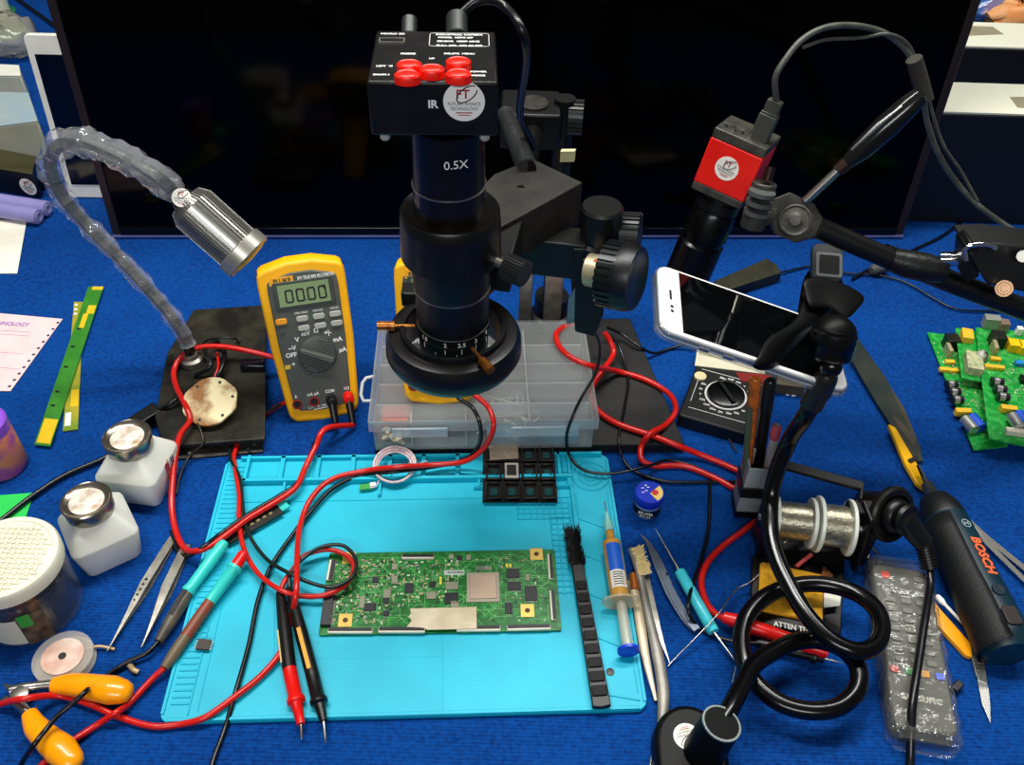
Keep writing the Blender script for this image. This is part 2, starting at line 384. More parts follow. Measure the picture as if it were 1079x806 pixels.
# ================================================================ MICROSCOPE BASE + STAND
def grounds(pts, z): return [G(u, v, z) for u, v in pts]
def microscope():
    YA = .478                                  # depth of the optical axis
    def zt(v, u=480): return YP(u, v, YA).z
    axx = YP(483, 350, YA).x; axx2 = YP(466, 150, YA).x; ax = (axx + axx2) / 2
    def pxm(v): return F / ((YP(480, v, YA) - CP).dot(FW))       # pixels per metre on the axis
    def R(wpx, v): return wpx / 2 / pxm(v)
    t = thing('microscope', 'black inspection microscope with ring shaped foot and square camera, standing over the parts organizer', 'microscope', G(560, 420))
    # base plate
    q, w_, h_ = quad((428, 337), (664, 333), (722, 464), (394, 470), .012)
    c = [G(430, 340, .012), G(664, 335, .012), G(722, 468, .012), G(394, 470, .012)]
    MB().slab([V((p.x, p.y, .0)) for p in c], (0, 0, .012)).build('base_plate', mat('base_plate_paint', '#0b0b0b', .5, col2='#191816', scale=30, bump=.3, bscale=500), t, bevel=.0012)
    # post and rear clamp
    pb = G(580, 334, .012); top = V((pb.x + .004, pb.y, .30))
    MB().lathe([(0, .022), (.006, .022), (.008, .018), (.03, .018), (.03, .0105)], pb, n=28).build('post_foot', BLKM, t)
    MB().cyl(pb, V((pb.x, pb.y, .262)), .0095).build('post', BLKM, t)
    for (u0, u1) in ((546, 559), (571, 589)):
        qa = G(u0, 337, .012); qb = G(u1, 337, .012); zt2 = YP(u0, 262, qa.y).z; MB().box(((qa.x + qb.x) / 2, qa.y - .02, .012 + (zt2 - .012) / 2), (qb.x - qa.x, .006, zt2 - .012)).build('guide_bar', STEELD, t, bevel=.0008)
    cb = MB(); yb = pb.y
    a = YP(528, 112, yb); b_ = YP(590, 118, yb)
    cb.box(((a.x + b_.x) / 2, yb, a.z - .012), (b_.x - a.x, .05, .034))
    cb.build('rear_clamp', BLKM, t, bevel=.002)
    cp_ = YP(563, 103, yb - .006); MB().lathe([(0, .0135), (.003, .0135), (.0045, .012)], V((cp_.x, yb - .005, a.z + .004)), n=28).build('clamp_cap', DUST, t)
    k = V((b_.x, yb, a.z - .008)); MB().cyl(k, k + V((.008, 0, 0)), .004).build('clamp_screw', STEEL, t)
    MB().knurl(k + V((.008, 0, 0)), k + V((.021, -.001, 0)), .0155, 24).build('clamp_knob', mat('ribbed_grey', '#2a2b2a', .35, .3), t)
    # horizontal arm from the clamp to the block
    e1 = V((pb.x - .028, yb - .02, a.z - .014)); e0 = YP(552, 176, .60)
    MB().cyl(e1, V((e0.x - .002, .575, e0.z - .012)), .009).build('arm_rod', BLK, t)
    # arm block
    zt_ = .272
    P = [G(497, 206, zt_), G(521, 183, zt_), G(561, 167, zt_), G(614, 192, zt_), G(526, 240, zt_), G(512, 236, zt_)]
    MB().slab(P, (0, 0, -.036)).build('arm_block', mat('dusty_arm', '#14120f', .6, col2='#322e25', scale=45, bump=.3, bscale=700, ramp=(.35, .8)), t, bevel=.001)
    MB().slab([G(530, 262, .236), G(610, 224, .236), G(606, 190, .236), G(545, 190, .236)], (0, 0, -.036)).build('slide_block', BLKM, t, bevel=.001)
    # focus column
    fc = [G(590, 262, .235), G(622, 246, .235), G(652, 262, .235), G(616, 284, .235)]
    cx = sum((p.x for p in fc)) / 4; cy = sum((p.y for p in fc)) / 4
    Yf = cy
    def at(u, v, dy=0): return YP(u, v, Yf + dy)
    m = MB(); m.hull([at(604, 262), at(640, 262), at(598, 255, .03), at(640, 262, .03), at(606, 350), at(626, 355), at(634, 340, .02), at(608, 336, .03), at(602, 300), at(636, 330)])
    m.build('focus_column', BLKM, t, bevel=.0012)
    MB().slab([at(613, 275, -.004), at(652, 250, .01), at(656, 268, .01), at(640, 300, -.004), at(613, 300, -.004)], (0, .012, 0)).build('bracket_plate', mat('bracket_metal', '#1d1d1c', .35, .5), t, bevel=.001)
    p0 = at(630, 262, .014); MB().lathe([(0, .0175), (.008, .0175), (.010, .0150), (.022, .0150), (.023, .0162), (.036, .0162), (.038, .0145)], p0, n=32).build('rack_cap', BLK, t)
    MB().slab([at(599, 316, -.004), at(606, 304, -.004), at(605, 340, -.004), at(597, 342, -.004)], (0, .002, 0)).build('silver_reflex', STEELD, t)  # silver reflection on the column, added as a thin steel sliver
    kd = (V((.85, -.42, .12))).normalized()
    k0 = at(655, 246, .02); MB().knurl(k0, k0 + V((.86, -.2, .1)).normalized() * .014, .0165, 26).build('rear_focus_knob', mat('ribbed_grey', '#2a2b2a', .35, .3), t)
    k1 = at(620, 284, -.01); d1 = kd
    MB().lathe([(0, .0125), (.010, .0125), (.010, .0115), (.016, .0115)], k1, d1, 32).build('focus_scale_ring', mat('pale_scale', '#b9ad8c', .4, .5, col2='#8f3b20', scale=90, ramp=(.6, .7)), t)
    k2 = k1 + d1 * .014
    MB().knurl(k2, k2 + d1 * .014, .0255, 30, .05).build('focus_knob', mat('knob_green_black', '#0b1413', .3), t)
    k3 = k2 + d1 * .012
    MB().lathe([(0, .0252), (.006, .0256), (.013, .0235), (.0135, .021), (.0125, .019), (.0125, 0)], k3, d1, 40).build('coarse_knob', BLK, t)
    # collar and tubes : (v pixel, diameter px)
    T = MB(); o = V((ax, YA, 0))
    def prof(L): return [(zt(v), R(w, v)) for v, w in L]
    MB().lathe(prof([(238, 76), (232, 76), (130, 78)]), o, n=48).build('lens_tube', mat('anodised_black', '#0a0908', .26, .2, col2='#17100b', scale=20), t)
    MB().lathe(prof([(193, 79.5), (192, 79.5)]), o, n=48).build('engraved_line', STEELD, t)
    MB().lathe(prof([(272, 90), (266, 106), (232, 107), (221, 106), (219, 102), (222, 80)]), o, n=56).build('collar', mat('collar_black', '#100f0d', .35, .2, col2='#26221a', scale=60, ramp=(.5, .8)), t)
    MB().lathe(prof([(300, 79), (296, 82), (272, 83)]), o, n=48).build('lens_barrel', BLK, t)
    MB().lathe(prof([(300.5, 81), (299.5, 81)]), o, n=48).build('barrel_line', STEELD, t)
    zr = MB(); zr.lathe(prof([(345, 74), (342, 76), (300, 78)]), o, n=48); zr.build('zoom_ring', BLK, t)
    MB().lathe(prof([(336, 76.8), (335, 76.8)]), o, n=48).build('ring_line', STEELD, t)
    lb = MB(); lb.lathe(prof([(376, 66), (372, 70), (345, 74)]), o, n=48); lb.build('objective', BLK, t)
    # zoom figures round the ring
    nb = MB()
    def around(txt, u, v, sz, w=76, tick=False):
        z = zt(v); r = R(w, v) + .0003; dx = YP(u, v, YA).x - ax; s_ = max(-.97, min(.97, dx / r)); a_ = math.asin(s_)
        p = V((ax + r * sin(a_), YA - r * cos(a_), z)); Mx = Matrix((V((cos(a_), sin(a_), 0)), V((0, 0, 1)), V((sin(a_), -cos(a_), 0)))).transposed().to_4x4(); Mx.translation = p
        if tick: nb.box((0, 0, 0), (.0004, .004, .0003), Mx)
        else: nb.text(txt, Mx, sz, .0001)
    for s_, u in (('1.5', 450), ('2', 472), ('2.5', 489), ('3', 503), ('4', 513)): around(s_, u, 340, .0048, 76); around('', u, 347, 0, 75, True)
    around('', 462, 352, 0, 74, True); around('', 484, 352, 0, 74, True)
    nb.build('zoom_figures', WINK, t, smooth=0)
    nx = MB(); nb = nx; around('0.5X', 483, 155, .0075, 78.5); nb.build('magnification_mark', WINK, t, smooth=0)
    # collar lock knob
    kk = V((ax + R(92, 262), YA - .012, zt(262))); kd2 = V((.8, -.55, 0)).normalized()
    MB().cyl(kk, kk + kd2 * .012, .003).build('lock_screw', STEELD, t)
    MB().knurl(kk + kd2 * .010, kk + kd2 * .024, .0088, 26).build('lock_knob', mat('ribbed_grey', '#2a2b2a', .35, .3), t)
    # ring foot (light ring)
    z0, z1 = zt(400), zt(352)
    ro = R(142, 372); ri = R(104, 360)
    zt1 = z1 + .004; zb = z1 - .022
    pr = [(zb, ri), (zb, ro * .80), (zb + .003, ro * .93), (zb + .010, ro), (zt1 - .006, ro * .985), (zt1 - .001, ro * .93), (zt1, ro * .86), (zt1, ri * 1.07), (zt1 + .004, ri * 1.05), (zt1 + .004, ri * .97), (zt1, ri * .95)]
    L_ = t
    rg = MB().ring(pr, o, n=72).build('ring_light', mat('ring_dusty', '#0d0c0b', .33, col2='#2c251a', scale=35, ramp=(.55, .8)), L_)
    pz = zt1 - .002
    le = MB()
    for i in range(48):
        a_ = 2 * pi * i / 48; rr = (ri + ro * .8) / 2; le.lathe([(0, .0018), (-.001, .0016)], (ax + rr * cos(a_), YA + rr * sin(a_), zb), n=8)
    le.build('led_dots', mat('led_white', '#d9d9c8', .3), rg)
    BR = mat('brass_screw', '#b5742c', .35, .7, col2='#7c4216', scale=200)
    for a_ in (RAD(182), RAD(-58), RAD(62)):
        d = V((cos(a_), sin(a_), 0)); b0 = o + V((0, 0, zt1 + .003)) + d * (R(74, 360)); 
        s = MB(); s.cyl(b0 + d * .002, b0 + d * .020, .0014); s.knurl(b0 + d * .016, b0 + d * .028, .0032, 12, .1); s.build('thumb_screw', BR, t)
    # hinge lug seen behind the ring
    MB().box((ax - ro * .66, YA + ro * .75, zt1 + .002), (.016, .014, .012)).build('ring_lug', BLK, t, bevel=.001)
    # ---------------- camera head
    zt0 = YP(460, 60, YA).z - .001
    bl = G(386, 86, zt0); br = G(525, 87, zt0); tl = G(399, 31, zt0); tr = G(526, 31, zt0)
    x = (br - bl).normalized(); o2 = (bl + br) / 2; W = (br - bl).length; D = (tl - bl).length * .985
    y = V((0, 0, 1)).cross(x); hh = .031
    M = frame(o2, x)        # origin on the top front edge
    c = MB(M); c.box((0, D / 2, -hh / 2), (W, D, hh)); body = c.build('camera_body', mat('camera_black', '#0c0c0b', .4, .2, col2='#1f1d18', scale=60, bump=.1, bscale=900, ramp=(.5, .9)), t, bevel=.0015)
    REDB = mat('red_button', '#ff1c08', .35, bump=.02)
    def lp(u, v, z=0): return PL(M, u, v, z)
    for (u, v) in ((431, 66), (455, 71), (483, 63), (429, 77), (483, 76)):
        p = lp(u, v, .005); b = MB(M); b.lathe([(0, .0062), (.0042, .0060), (.0050, .0052), (.0046, .0044), (.0050, .0038), (.0050, 0)], (p.x, p.y, 0), n=28, sc=(1.12, .9)); b.build('button', REDB, body)
    s = MB(M); p = lp(413, 43); s.box((p.x, p.y, .0001), (.0125, .0048, .0006)); s.build('card_slot', BLK, body); 
    s = MB(M); 
    for dy in (-.0028, .0028): s.box((p.x, p.y + dy, .0003), (.0145, .0008, .0008))
    s.box((p.x - .007, p.y, .0003), (.0008, .0056, .0008)); s.box((p.x + .007, p.y, .0003), (.0008, .0056, .0008)); s.build('slot_rim', STEELD, body)
    tx = MB(M)
    def T_(b, u, v, sz, sx=1, bold=.0001): p = lp(u, v); tx.text(b, Matrix.Translation((p.x, p.y, .0002)), sz * .86, .00005, sx=sx, bold=bold)
    T_('MICRO SD', 414, 36, .0032, 1.1); T_('INDUSTRIAL CAMERA', 484, 37, .0034, .95); T_('MODEL  HDMI 60F', 480, 40, .0032, .9); T_('SENSOR  1080P 60HZ', 483, 44, .0032, .95); T_('FULL HD  HD 60 FPS', 484, 48.5, .0034, 1)
    T_('FREEZE', 430, 57, .003); T_('UP', 455, 62, .003); T_('DELETE  MENU', 484, 57, .003); T_('LEFT  VI', 405, 70, .003); T_('SNAP/-1', 402, 79, .003); T_('DOWN', 455, 81, .003); T_('POWER', 504, 76, .003, 1); T_('MODE', 504, 80, .003, 1)
    pp = rrect(.034, .0185, .0015); p = lp(484, 42)
    for i in range(len(pp)):
        a_, b__ = pp[i], pp[(i + 1) % len(pp)]; d = math.hypot(a_[0] - b__[0], a_[1] - b__[1])
        if d < 1e-6: continue
        tx.box((0, 0, 0), (d + .0002, .0003, .0002), Matrix.Translation((p.x + (a_[0] + b__[0]) / 2, p.y + (a_[1] + b__[1]) / 2, .0001)) @ Matrix.Rotation(math.atan2(b__[1] - a_[1], b__[0] - a_[0]), 4, 'Z'))
    tx.build('panel_lettering', WINK, body, smooth=0)
    # front face frame
    MF = Matrix((x, V((0, 0, 1)), -y)).transposed().to_4x4(); MF.translation = o2
    it = MB(MF); p = PL(MF, 456, 110); it.text('IR', Matrix.Translation((p.x, p.y, .0002)), .0062, .00005, bold=.0002); it.build('ir_mark', WINK, body, smooth=0)
    p = PL(MF, 489, 107); sticker(MF @ Matrix.Translation((p.x, p.y, .0001)), .0112, body)
    for u in (-1, 1): f_ = MB(M); f_.lathe([(0, .003), (-.004, .003), (-.005, .0022)], (u * (W / 2 - .007), .006, -hh), n=16); f_.build('corner_screw', mat('screw_cream', '#b8b0a0', .4, .2), body)
    # plugs at the back
    for dx, r_, l_ in ((-.016, .0046, .012), (.012, .0065, .016)):
        q0 = M @ V((dx, D, -.004)); q1 = M @ V((dx, D + l_, .002)); MB().cyl(q0, q1, r_).build('cable_plug', mat('plug_grey', '#252a26', .4), body, bevel=.0008)
    q = M @ V((.012, D + .014, .002))
    cable('cable', [q, q + V((.012, .006, .008)), q + V((.028, 0, .008)), q + V((.042, -.015, -.01)), YP(548, 120, .62), YP(560, 150, .66), YP(566, 175, .70)], .0028, RUB, body)
    # the clear sleeve round the bracket tube
    a_ = YP(533, 122, pb.y - .035); b_ = G(556, 178, .274)
    ac = sum(P, V()) / len(P)
    def link(p, q, w_, z0, z1, nm):
        M_ = frame(V((p.x, p.y, 0)), V((q.x - p.x, q.y - p.y, 0))); L_ = math.hypot(q.x - p.x, q.y - p.y); MB(M_).box((L_ / 2, 0, (z0 + z1) / 2), (L_, w_, z1 - z0)).build(nm, BLKM, t, bevel=.001)
    link(V((ax + .026, YA + .014, 0)), V((ac.x, ac.y, 0)), .026, .240, .268, 'collar_link')
    link(V((ac.x, ac.y + .004, 0)), V((cx, cy + .012, 0)), .024, .206, .238, 'focus_link')
    MB().tube([a_, (a_ + b_) / 2 + V((.001, 0, 0)), b_], .0068, 14).build('bracket_tube', mat('dark_tube', '#0d0d0d', .2, .3), t)
    MB().tube([a_ + (b_ - a_) * s_ for s_ in (.0, .2, .4, .6, .8, 1)], [.0086, .0080, .0087, .0081, .0088, .0082], 16).build('plastic_wrap', clear('wrap_film', '#dfe3e4', .04, .08, .5, 90), t, smooth=60)
    pk = G(598, 171, .272); MB(fz(pk, (0, 0, 1))).prism([(-.006, 0), (.005, .001), (.006, .005), (-.005, .004)], 0, .009).build('adhesive_pad', mat('pale_yellow_pad', '#c9c794', .6), t)
microscope()
# ================================================================ ORGANIZER BOX
def organizer():
    zt = .052; zb = .0125
    fl, fr, br, bl = G(388, 443, zt), G(631, 440, zt), G(606, 337, zt), G(411, 341, zt)
    o = (fl + fr) / 2; x = (fr - fl); W = x.length; D = ((br + bl) / 2 - o).length; M = frame(V((o.x, o.y, zb)), V((x.x, x.y, 0))); h = zt - zb
    t = thing('parts_organizer', 'clear plastic compartment box lying under the microscope ring', 'storage box', V((o.x, o.y, 0)))
    CL = clear('frosted_plastic', '#b9bdbb', .13, .22, .3, 60); w = .0016
    tr = MB(M); tr.box((0, D / 2, w / 2), (W - .006, D - .004, w))
    tr.box((0, w, h * .42), (W - .006, w, h * .84)); tr.box((0, D - w, h * .42), (W - .006, w, h * .84)); tr.box((-W / 2 + .004, D / 2, h * .42), (w, D - 2 * w, h * .84)); tr.box((W / 2 - .004, D / 2, h * .42), (w, D - 2 * w, h * .84))
    tr.build('tray', clear('frosted_plastic', '#b9bdbb', .22, .22), t)
    ld = MB(M); ld.prism(rrect(W, D + .004, .006, 4, 0, D / 2), h - .004, h, ins=.004); ld.build('lid', clear('lid_plastic', '#c4c9c6', .12, .25), t)
    rm = MB(M); 
    for yy in (0.0, D): rm.box((0, yy, h - .008), (W, .0014, .012))
    for xx in (-W / 2, W / 2): rm.box((xx, D / 2, h - .008), (.0014, D, .012))
    rm.build('lid_rim', clear('rim_plastic', '#d3d8da', .25, .2), t)
    dv = MB(M)
    for i in (-.32, -.08, .2, ): dv.box((i * W, D / 2, h * .42), (.0013, D - .006, h * .76))
    for k in (.2, .4, .6, .8): dv.box((0.0, D * k, h * .42), (W - .01, .0013, h * .76))
    dv.build('divider', clear('divider_plastic', '#dfe4e6', .40, .2), t)
    lt = MB(M)
    for pq in (((-W / 2 + .002, D * .42, h - .012), (.0, 0)),):
        x0 = -W / 2; pth = [V((x0, D * .55, h * .6)), V((x0 - .009, D * .53, h * .6)), V((x0 - .012, D * .48, h * .6)), V((x0 - .012, D * .36, h * .6)), V((x0 - .009, D * .3, h * .6)), V((x0, D * .3, h * .6))]
        lt.tube(pth, .0016, 8)
    lt.build('carry_loop', mat('loop_plastic', '#b9bdbc', .35), t)
    for i in (-.28, .24): l = MB(M); l.box((i * W, -.0025, h * .66), (.05, .003, .011)); l.build('latch', clear('latch_plastic', '#c4d4da', .45, .2), t, bevel=.0008)
    for i in range(3):
        tg = MB(M); tg.box((0, 0, 0), (.002, .002, .002)); 
    g = MB(M); g.prism(rrect(.026, .02, .003, 3, -W * .42 + .004, D * .24), w, .016); ob = g.build('orange_wire_bundle', mat('orange_parts', '#f0683a', .5), None); tag(ob, 'orange parts packet lying in a left compartment of the clear organizer', 'packet')
    rnd = random.Random(3); sm = MB(M)
    for i in range(26): sm.box((0, 0, 0), (.006, .003, .0015), Matrix.Translation((-W * .4 + rnd.uniform(-.01, .012), D * .09 + rnd.uniform(-.006, .006), w + .002 + rnd.uniform(0, .008))) @ Matrix.Rotation(rnd.uniform(0, 3), 4, 'Z') @ Matrix.Rotation(rnd.uniform(-.7, .7), 4, 'X'))
    tag(sm.build('small_parts', mat('beige_parts', '#cdbf9c', .5), None), 'heap of tiny beige parts in the front left compartment of the clear organizer', 'parts', kind='stuff')
    sm = MB(M)
    for i in range(40): sm.tube(spl([V((rnd.uniform(-.03, .03) + .02, D * .1 + rnd.uniform(-.006, .05), w + rnd.uniform(.001, .016))) for _ in range(3)], 4), .0006, 5)
    tag(sm.build('loose_wires', mat('pale_wire', '#c7c9c2', .4), None), 'tangle of thin pale wires inside the middle of the clear organizer', 'wires', kind='stuff')
    b2 = MB(M); b2.prism(rrect(.085, .018, .004, 4, W * .22, D * .09), w, .012); tag(b2.build('blue_bag', clear('bluish_bag', '#7fb4cf', .5, .3), None), 'pale blue plastic packet in the front right compartment of the clear organizer', 'packet')
organizer()
# ================================================================ MULTIMETERS
def multimeter(bl, br, alpha, z, label, loc, hide_front=False):
    """bl, br: pixel corners of the bottom edge; alpha: lean angle"""
    A = G(bl[0], bl[1], z); B = G(br[0], br[1], z); A.z = B.z = z; x = (B - A).normalized(); n = V((0, 0, 1)).cross(x)
    up = n * cos(alpha) + V((0, 0, 1)) * sin(alpha); M = Matrix((x, up, x.cross(up))).transposed().to_4x4(); W = (B - A).length; M.translation = (A + B) / 2
    return M, W
def make_meter(M, Wb, L, label, grp, zfoot):
    t = thing('multimeter', label, 'multimeter', V(M.translation), grp)
    Wt = Wb * 1.16; ol = []
    th = .03
    def S(pts): return pts
    # holster outline
    hb = Wb / 2; ht = Wt / 2
    ctl = [(-hb * .80, .000), (-hb * .96, .006), (-hb, .018), (-ht * .97, L * .5), (-ht, L * .88), (-ht * .98, L * .945), (-ht * .86, L * .965), (-ht * .3, L), (ht * .3, L), (ht * .86, L * .965), (ht * .98, L * .945), (ht, L * .88), (ht * .97, L * .5), (hb, .018), (hb * .96, .006), (hb * .80, .0), (0, -.003)]
    o = MB(M); o.prism(ctl, -th, -.0035); o.prism(ctl, -.0035, .0, ins=.025); o.build('holster', YEL, t, bevel=.0018, seg=3)
    inn = [(x * .80 + 0, .012 + (y) * (L - .022) / L * 1.0) for x, y in ctl]
    face = MB(M); face.prism(inn, -.001, .0022); fb = face.build('meter_body', mat('meter_grey', '#4b4f49', .5, scale=90, bump=.1, bscale=900), t, bevel=.0012)
    def fx(s): return s * ht * .80
    # brand strip
    b = MB(M); b.box((-ht * .46, L * .895, .0023), (ht * .54, .0072, .0006)); bs = b.build('brand_strip', mat('brand_yellow', '#e8a51c', .4), t)
    b = MB(M); b.text('FLUKE', Matrix.Translation((-ht * .44, L * .895, .0028)), .0056, .00004, sx=1.0, bold=.0001); b.build('brand_lettering', BINK, bs, smooth=0)
    b = MB(M); b.text('87V TRUE RMS MULTIMETER', Matrix.Translation((ht * .32, L * .897, .0024)), .0040, .00004, sx=.66, bold=.0001); b.build('title_print', WINK, t, smooth=0); b = MB(M)
    # scale print round the dial
    dx, dy, dr = ht * .06, L * .42, ht * .45
    for a_, s_ in ((155, '~V'), (132, 'V'), (108, 'mV'), (84, 'Ω'), (58, '+|-'), (30, 'mA'), (2, 'µA'), (195, '+'), (172, 'OFF')):
        b.text(s_, Matrix.Translation((dx + cos(RAD(a_)) * dr * 1.33, dy + sin(RAD(a_)) * dr * 1.28, .0024)), .0058, .00004, bold=.0002)
    b.build('dial_print', WINK, t, smooth=0); b = MB(M)
    for i, s_ in enumerate(('A', 'mA µA', 'COM', 'VΩ')): b.text(s_, Matrix.Translation((ht * (-.60 + .40 * i), L * .175, .0024)), .0042, .00004, sx=.9, bold=.0001)
    b.box((0, L * .075, .0024), (ht * .5, .0006, .0002)); b.text('CAT III 1000V', Matrix.Translation((-ht * .1, L * .09, .0024)), .0036, .00004)
    b.build('jack_print', WINK, t, smooth=0); b = MB(M)
    for i in range(3): b.text(('MIN MAX', 'RANGE', 'HOLD')[i], Matrix.Translation((ht * (-.14 + .38 * i), L * .69, .0024)), .0028, .00004)
    b.build('key_print', WINK, t, smooth=0)
    # display
    d = MB(M); d.box((0, L * .805, .0024), (ht * 1.36, L * .165, .002)); d.build('display_bezel', mat('bezel_grey', '#3c413c', .4), t, bevel=.0006)
    d = MB(M); d.box((0, L * .805, .0035), (ht * 1.16, L * .13, .0006)); lcd = d.build('display', mat('lcd_green', '#7f9468', .35, scale=10), t)
    d = MB(M)
    def seg7(cx, cy, w, h, th, on='abcdef'):
        sg = {'a': (0, h / 2, w, th), 'd': (0, -h / 2, w, th), 'g': (0, 0, w, th), 'f': (-w / 2, h / 4, th, h / 2), 'e': (-w / 2, -h / 4, th, h / 2), 'b': (w / 2, h / 4, th, h / 2), 'c': (w / 2, -h / 4, th, h / 2)}
        for c in on: q = sg[c]; d.box((cx + q[0], cy + q[1], .0039), (max(q[2] - .0004, .0006), max(q[3] - .0004, .0006), .0002))
    for i in range(4): seg7(-ht * .34 + i * ht * .25, L * .8, ht * .15, L * .070, .0019)
    d.box((-ht * .34 + 1.5 * ht * .25, L * .8 - L * .032, .0039), (.001, .001, .0002)); d.text('V', Matrix.Translation((ht * .46, L * .83, .0039)), .005, .00004, bold=.0002)
    d.build('digits', BINK, lcd, smooth=0)
    # buttons
    bt = MB(M); bt.prism(rrect(ht * .26, .0055, .002, 4, -ht * .62, L * .655), .0022, .0042); bt.build('function_button', mat('button_orange', '#f0a01e', .4), t, bevel=.0005)
    for r_ in range(2):
        for i in range(3):
            bt = MB(M); bt.prism(rrect(ht * .27, .0052, .002, 4, ht * (-.14 + .38 * i), L * (.655 - .058 * r_)), .0022, .004); bt.build('button', mat('button_grey', '#a3a49a', .45), t, bevel=.0005)
    bt = MB(M); bt.prism(rrect(ht * .13, .0045, .001, 3, -ht * .62, L * .60), .0022, .0034); bt.build('backlight_button', GREY, t); bt = MB(M); bt.box((-ht * .66, L * .37, .0024), (.005, .004, .0005)); bt.build('amp_mark', mat('mark_yellow', '#d8b93a', .5), t)
    # dial
    k = MB(M); k.lathe([(0.0022, dr), (.0034, dr), (.0042, dr * .94), (.0042, 0)], (dx, dy, 0), n=48); dial = k.build('dial', mat('dial_grey', '#3a3e3a', .4), t)
    k = MB(M)
    for s_ in (-1, 1):
        for i in range(7):
            q = (i + 1.5) * dr * .115; hw = math.sqrt(max(0, dr * dr * .82 - q * q)); Mr = Matrix.Translation((dx, dy, 0)) @ Matrix.Rotation(RAD(-28), 4, 'Z')
            k.box((0, s_ * q, .0046), (2 * hw, dr * .05, .001), Mr)
    k.build('grip_ribs', mat('rib_grey', '#5c615b', .4), dial)
    k = MB(M @ Matrix.Translation((dx, dy, .004)) @ Matrix.Rotation(RAD(-28), 4, 'Z')); k.prism([(-dr * 1.0, -.002), (dr * .85, -dr * .17), (dr * .97, 0), (dr * .85, dr * .17), (-dr * 1.0, .002)], 0, .006, ins=.1); k.build('knob_bar', mat('knob_grey', '#50554f', .35), dial, bevel=.0008)
    # jacks
    for i in range(4):
        j = MB(M); j.ring([(.0022, .0036), (.0022, .0048), (.0032, .0048), (.0032, .0036)], (ht * (-.60 + .40 * i), L * .125, 0), n=20); j.build('jack', mat('jack_red', '#8c1a14', .4) if i != 2 else BLK, t)
        j = MB(M); j.lathe([(.0022, .0034), (.0024, .0034)], (ht * (-.60 + .40 * i), L * .125, 0), n=16); j.build('jack_hole', BINK, t)
    # tilt stand
    s = MB(); c0 = M @ V((0, L * .75, -th)); g = V((c0.x, c0.y, zfoot)) + (M.to_3x3() @ V((0, 0, -1))).normalized() * .035; g.z = zfoot + .001
    xx = M.to_3x3() @ V((1, 0, 0))
    s.slab([c0 - xx * .018, c0 + xx * .018, g + xx * .014, g - xx * .014], M.to_3x3() @ V((0, 0, .003))); s.build('tilt_stand', YEL, t)
    return t, ht
AL = RAD(66)
m1, w1 = multimeter((306, 447), (380, 434), AL, .001, '', None)
L1 = PL(m1, 315, 274).y
mt1, ht1 = make_meter(m1, w1 * 1.02, L1, 'yellow and grey multimeter leaning upright left of the microscope, display showing zeros', None, 0)
m2, w2 = multimeter((425, 424), (500, 424), AL, .054, '', None)
make_meter(m2, w2, PL(m2, 465, 272).y, 'second yellow multimeter, mostly hidden behind the microscope ring', None, .053)
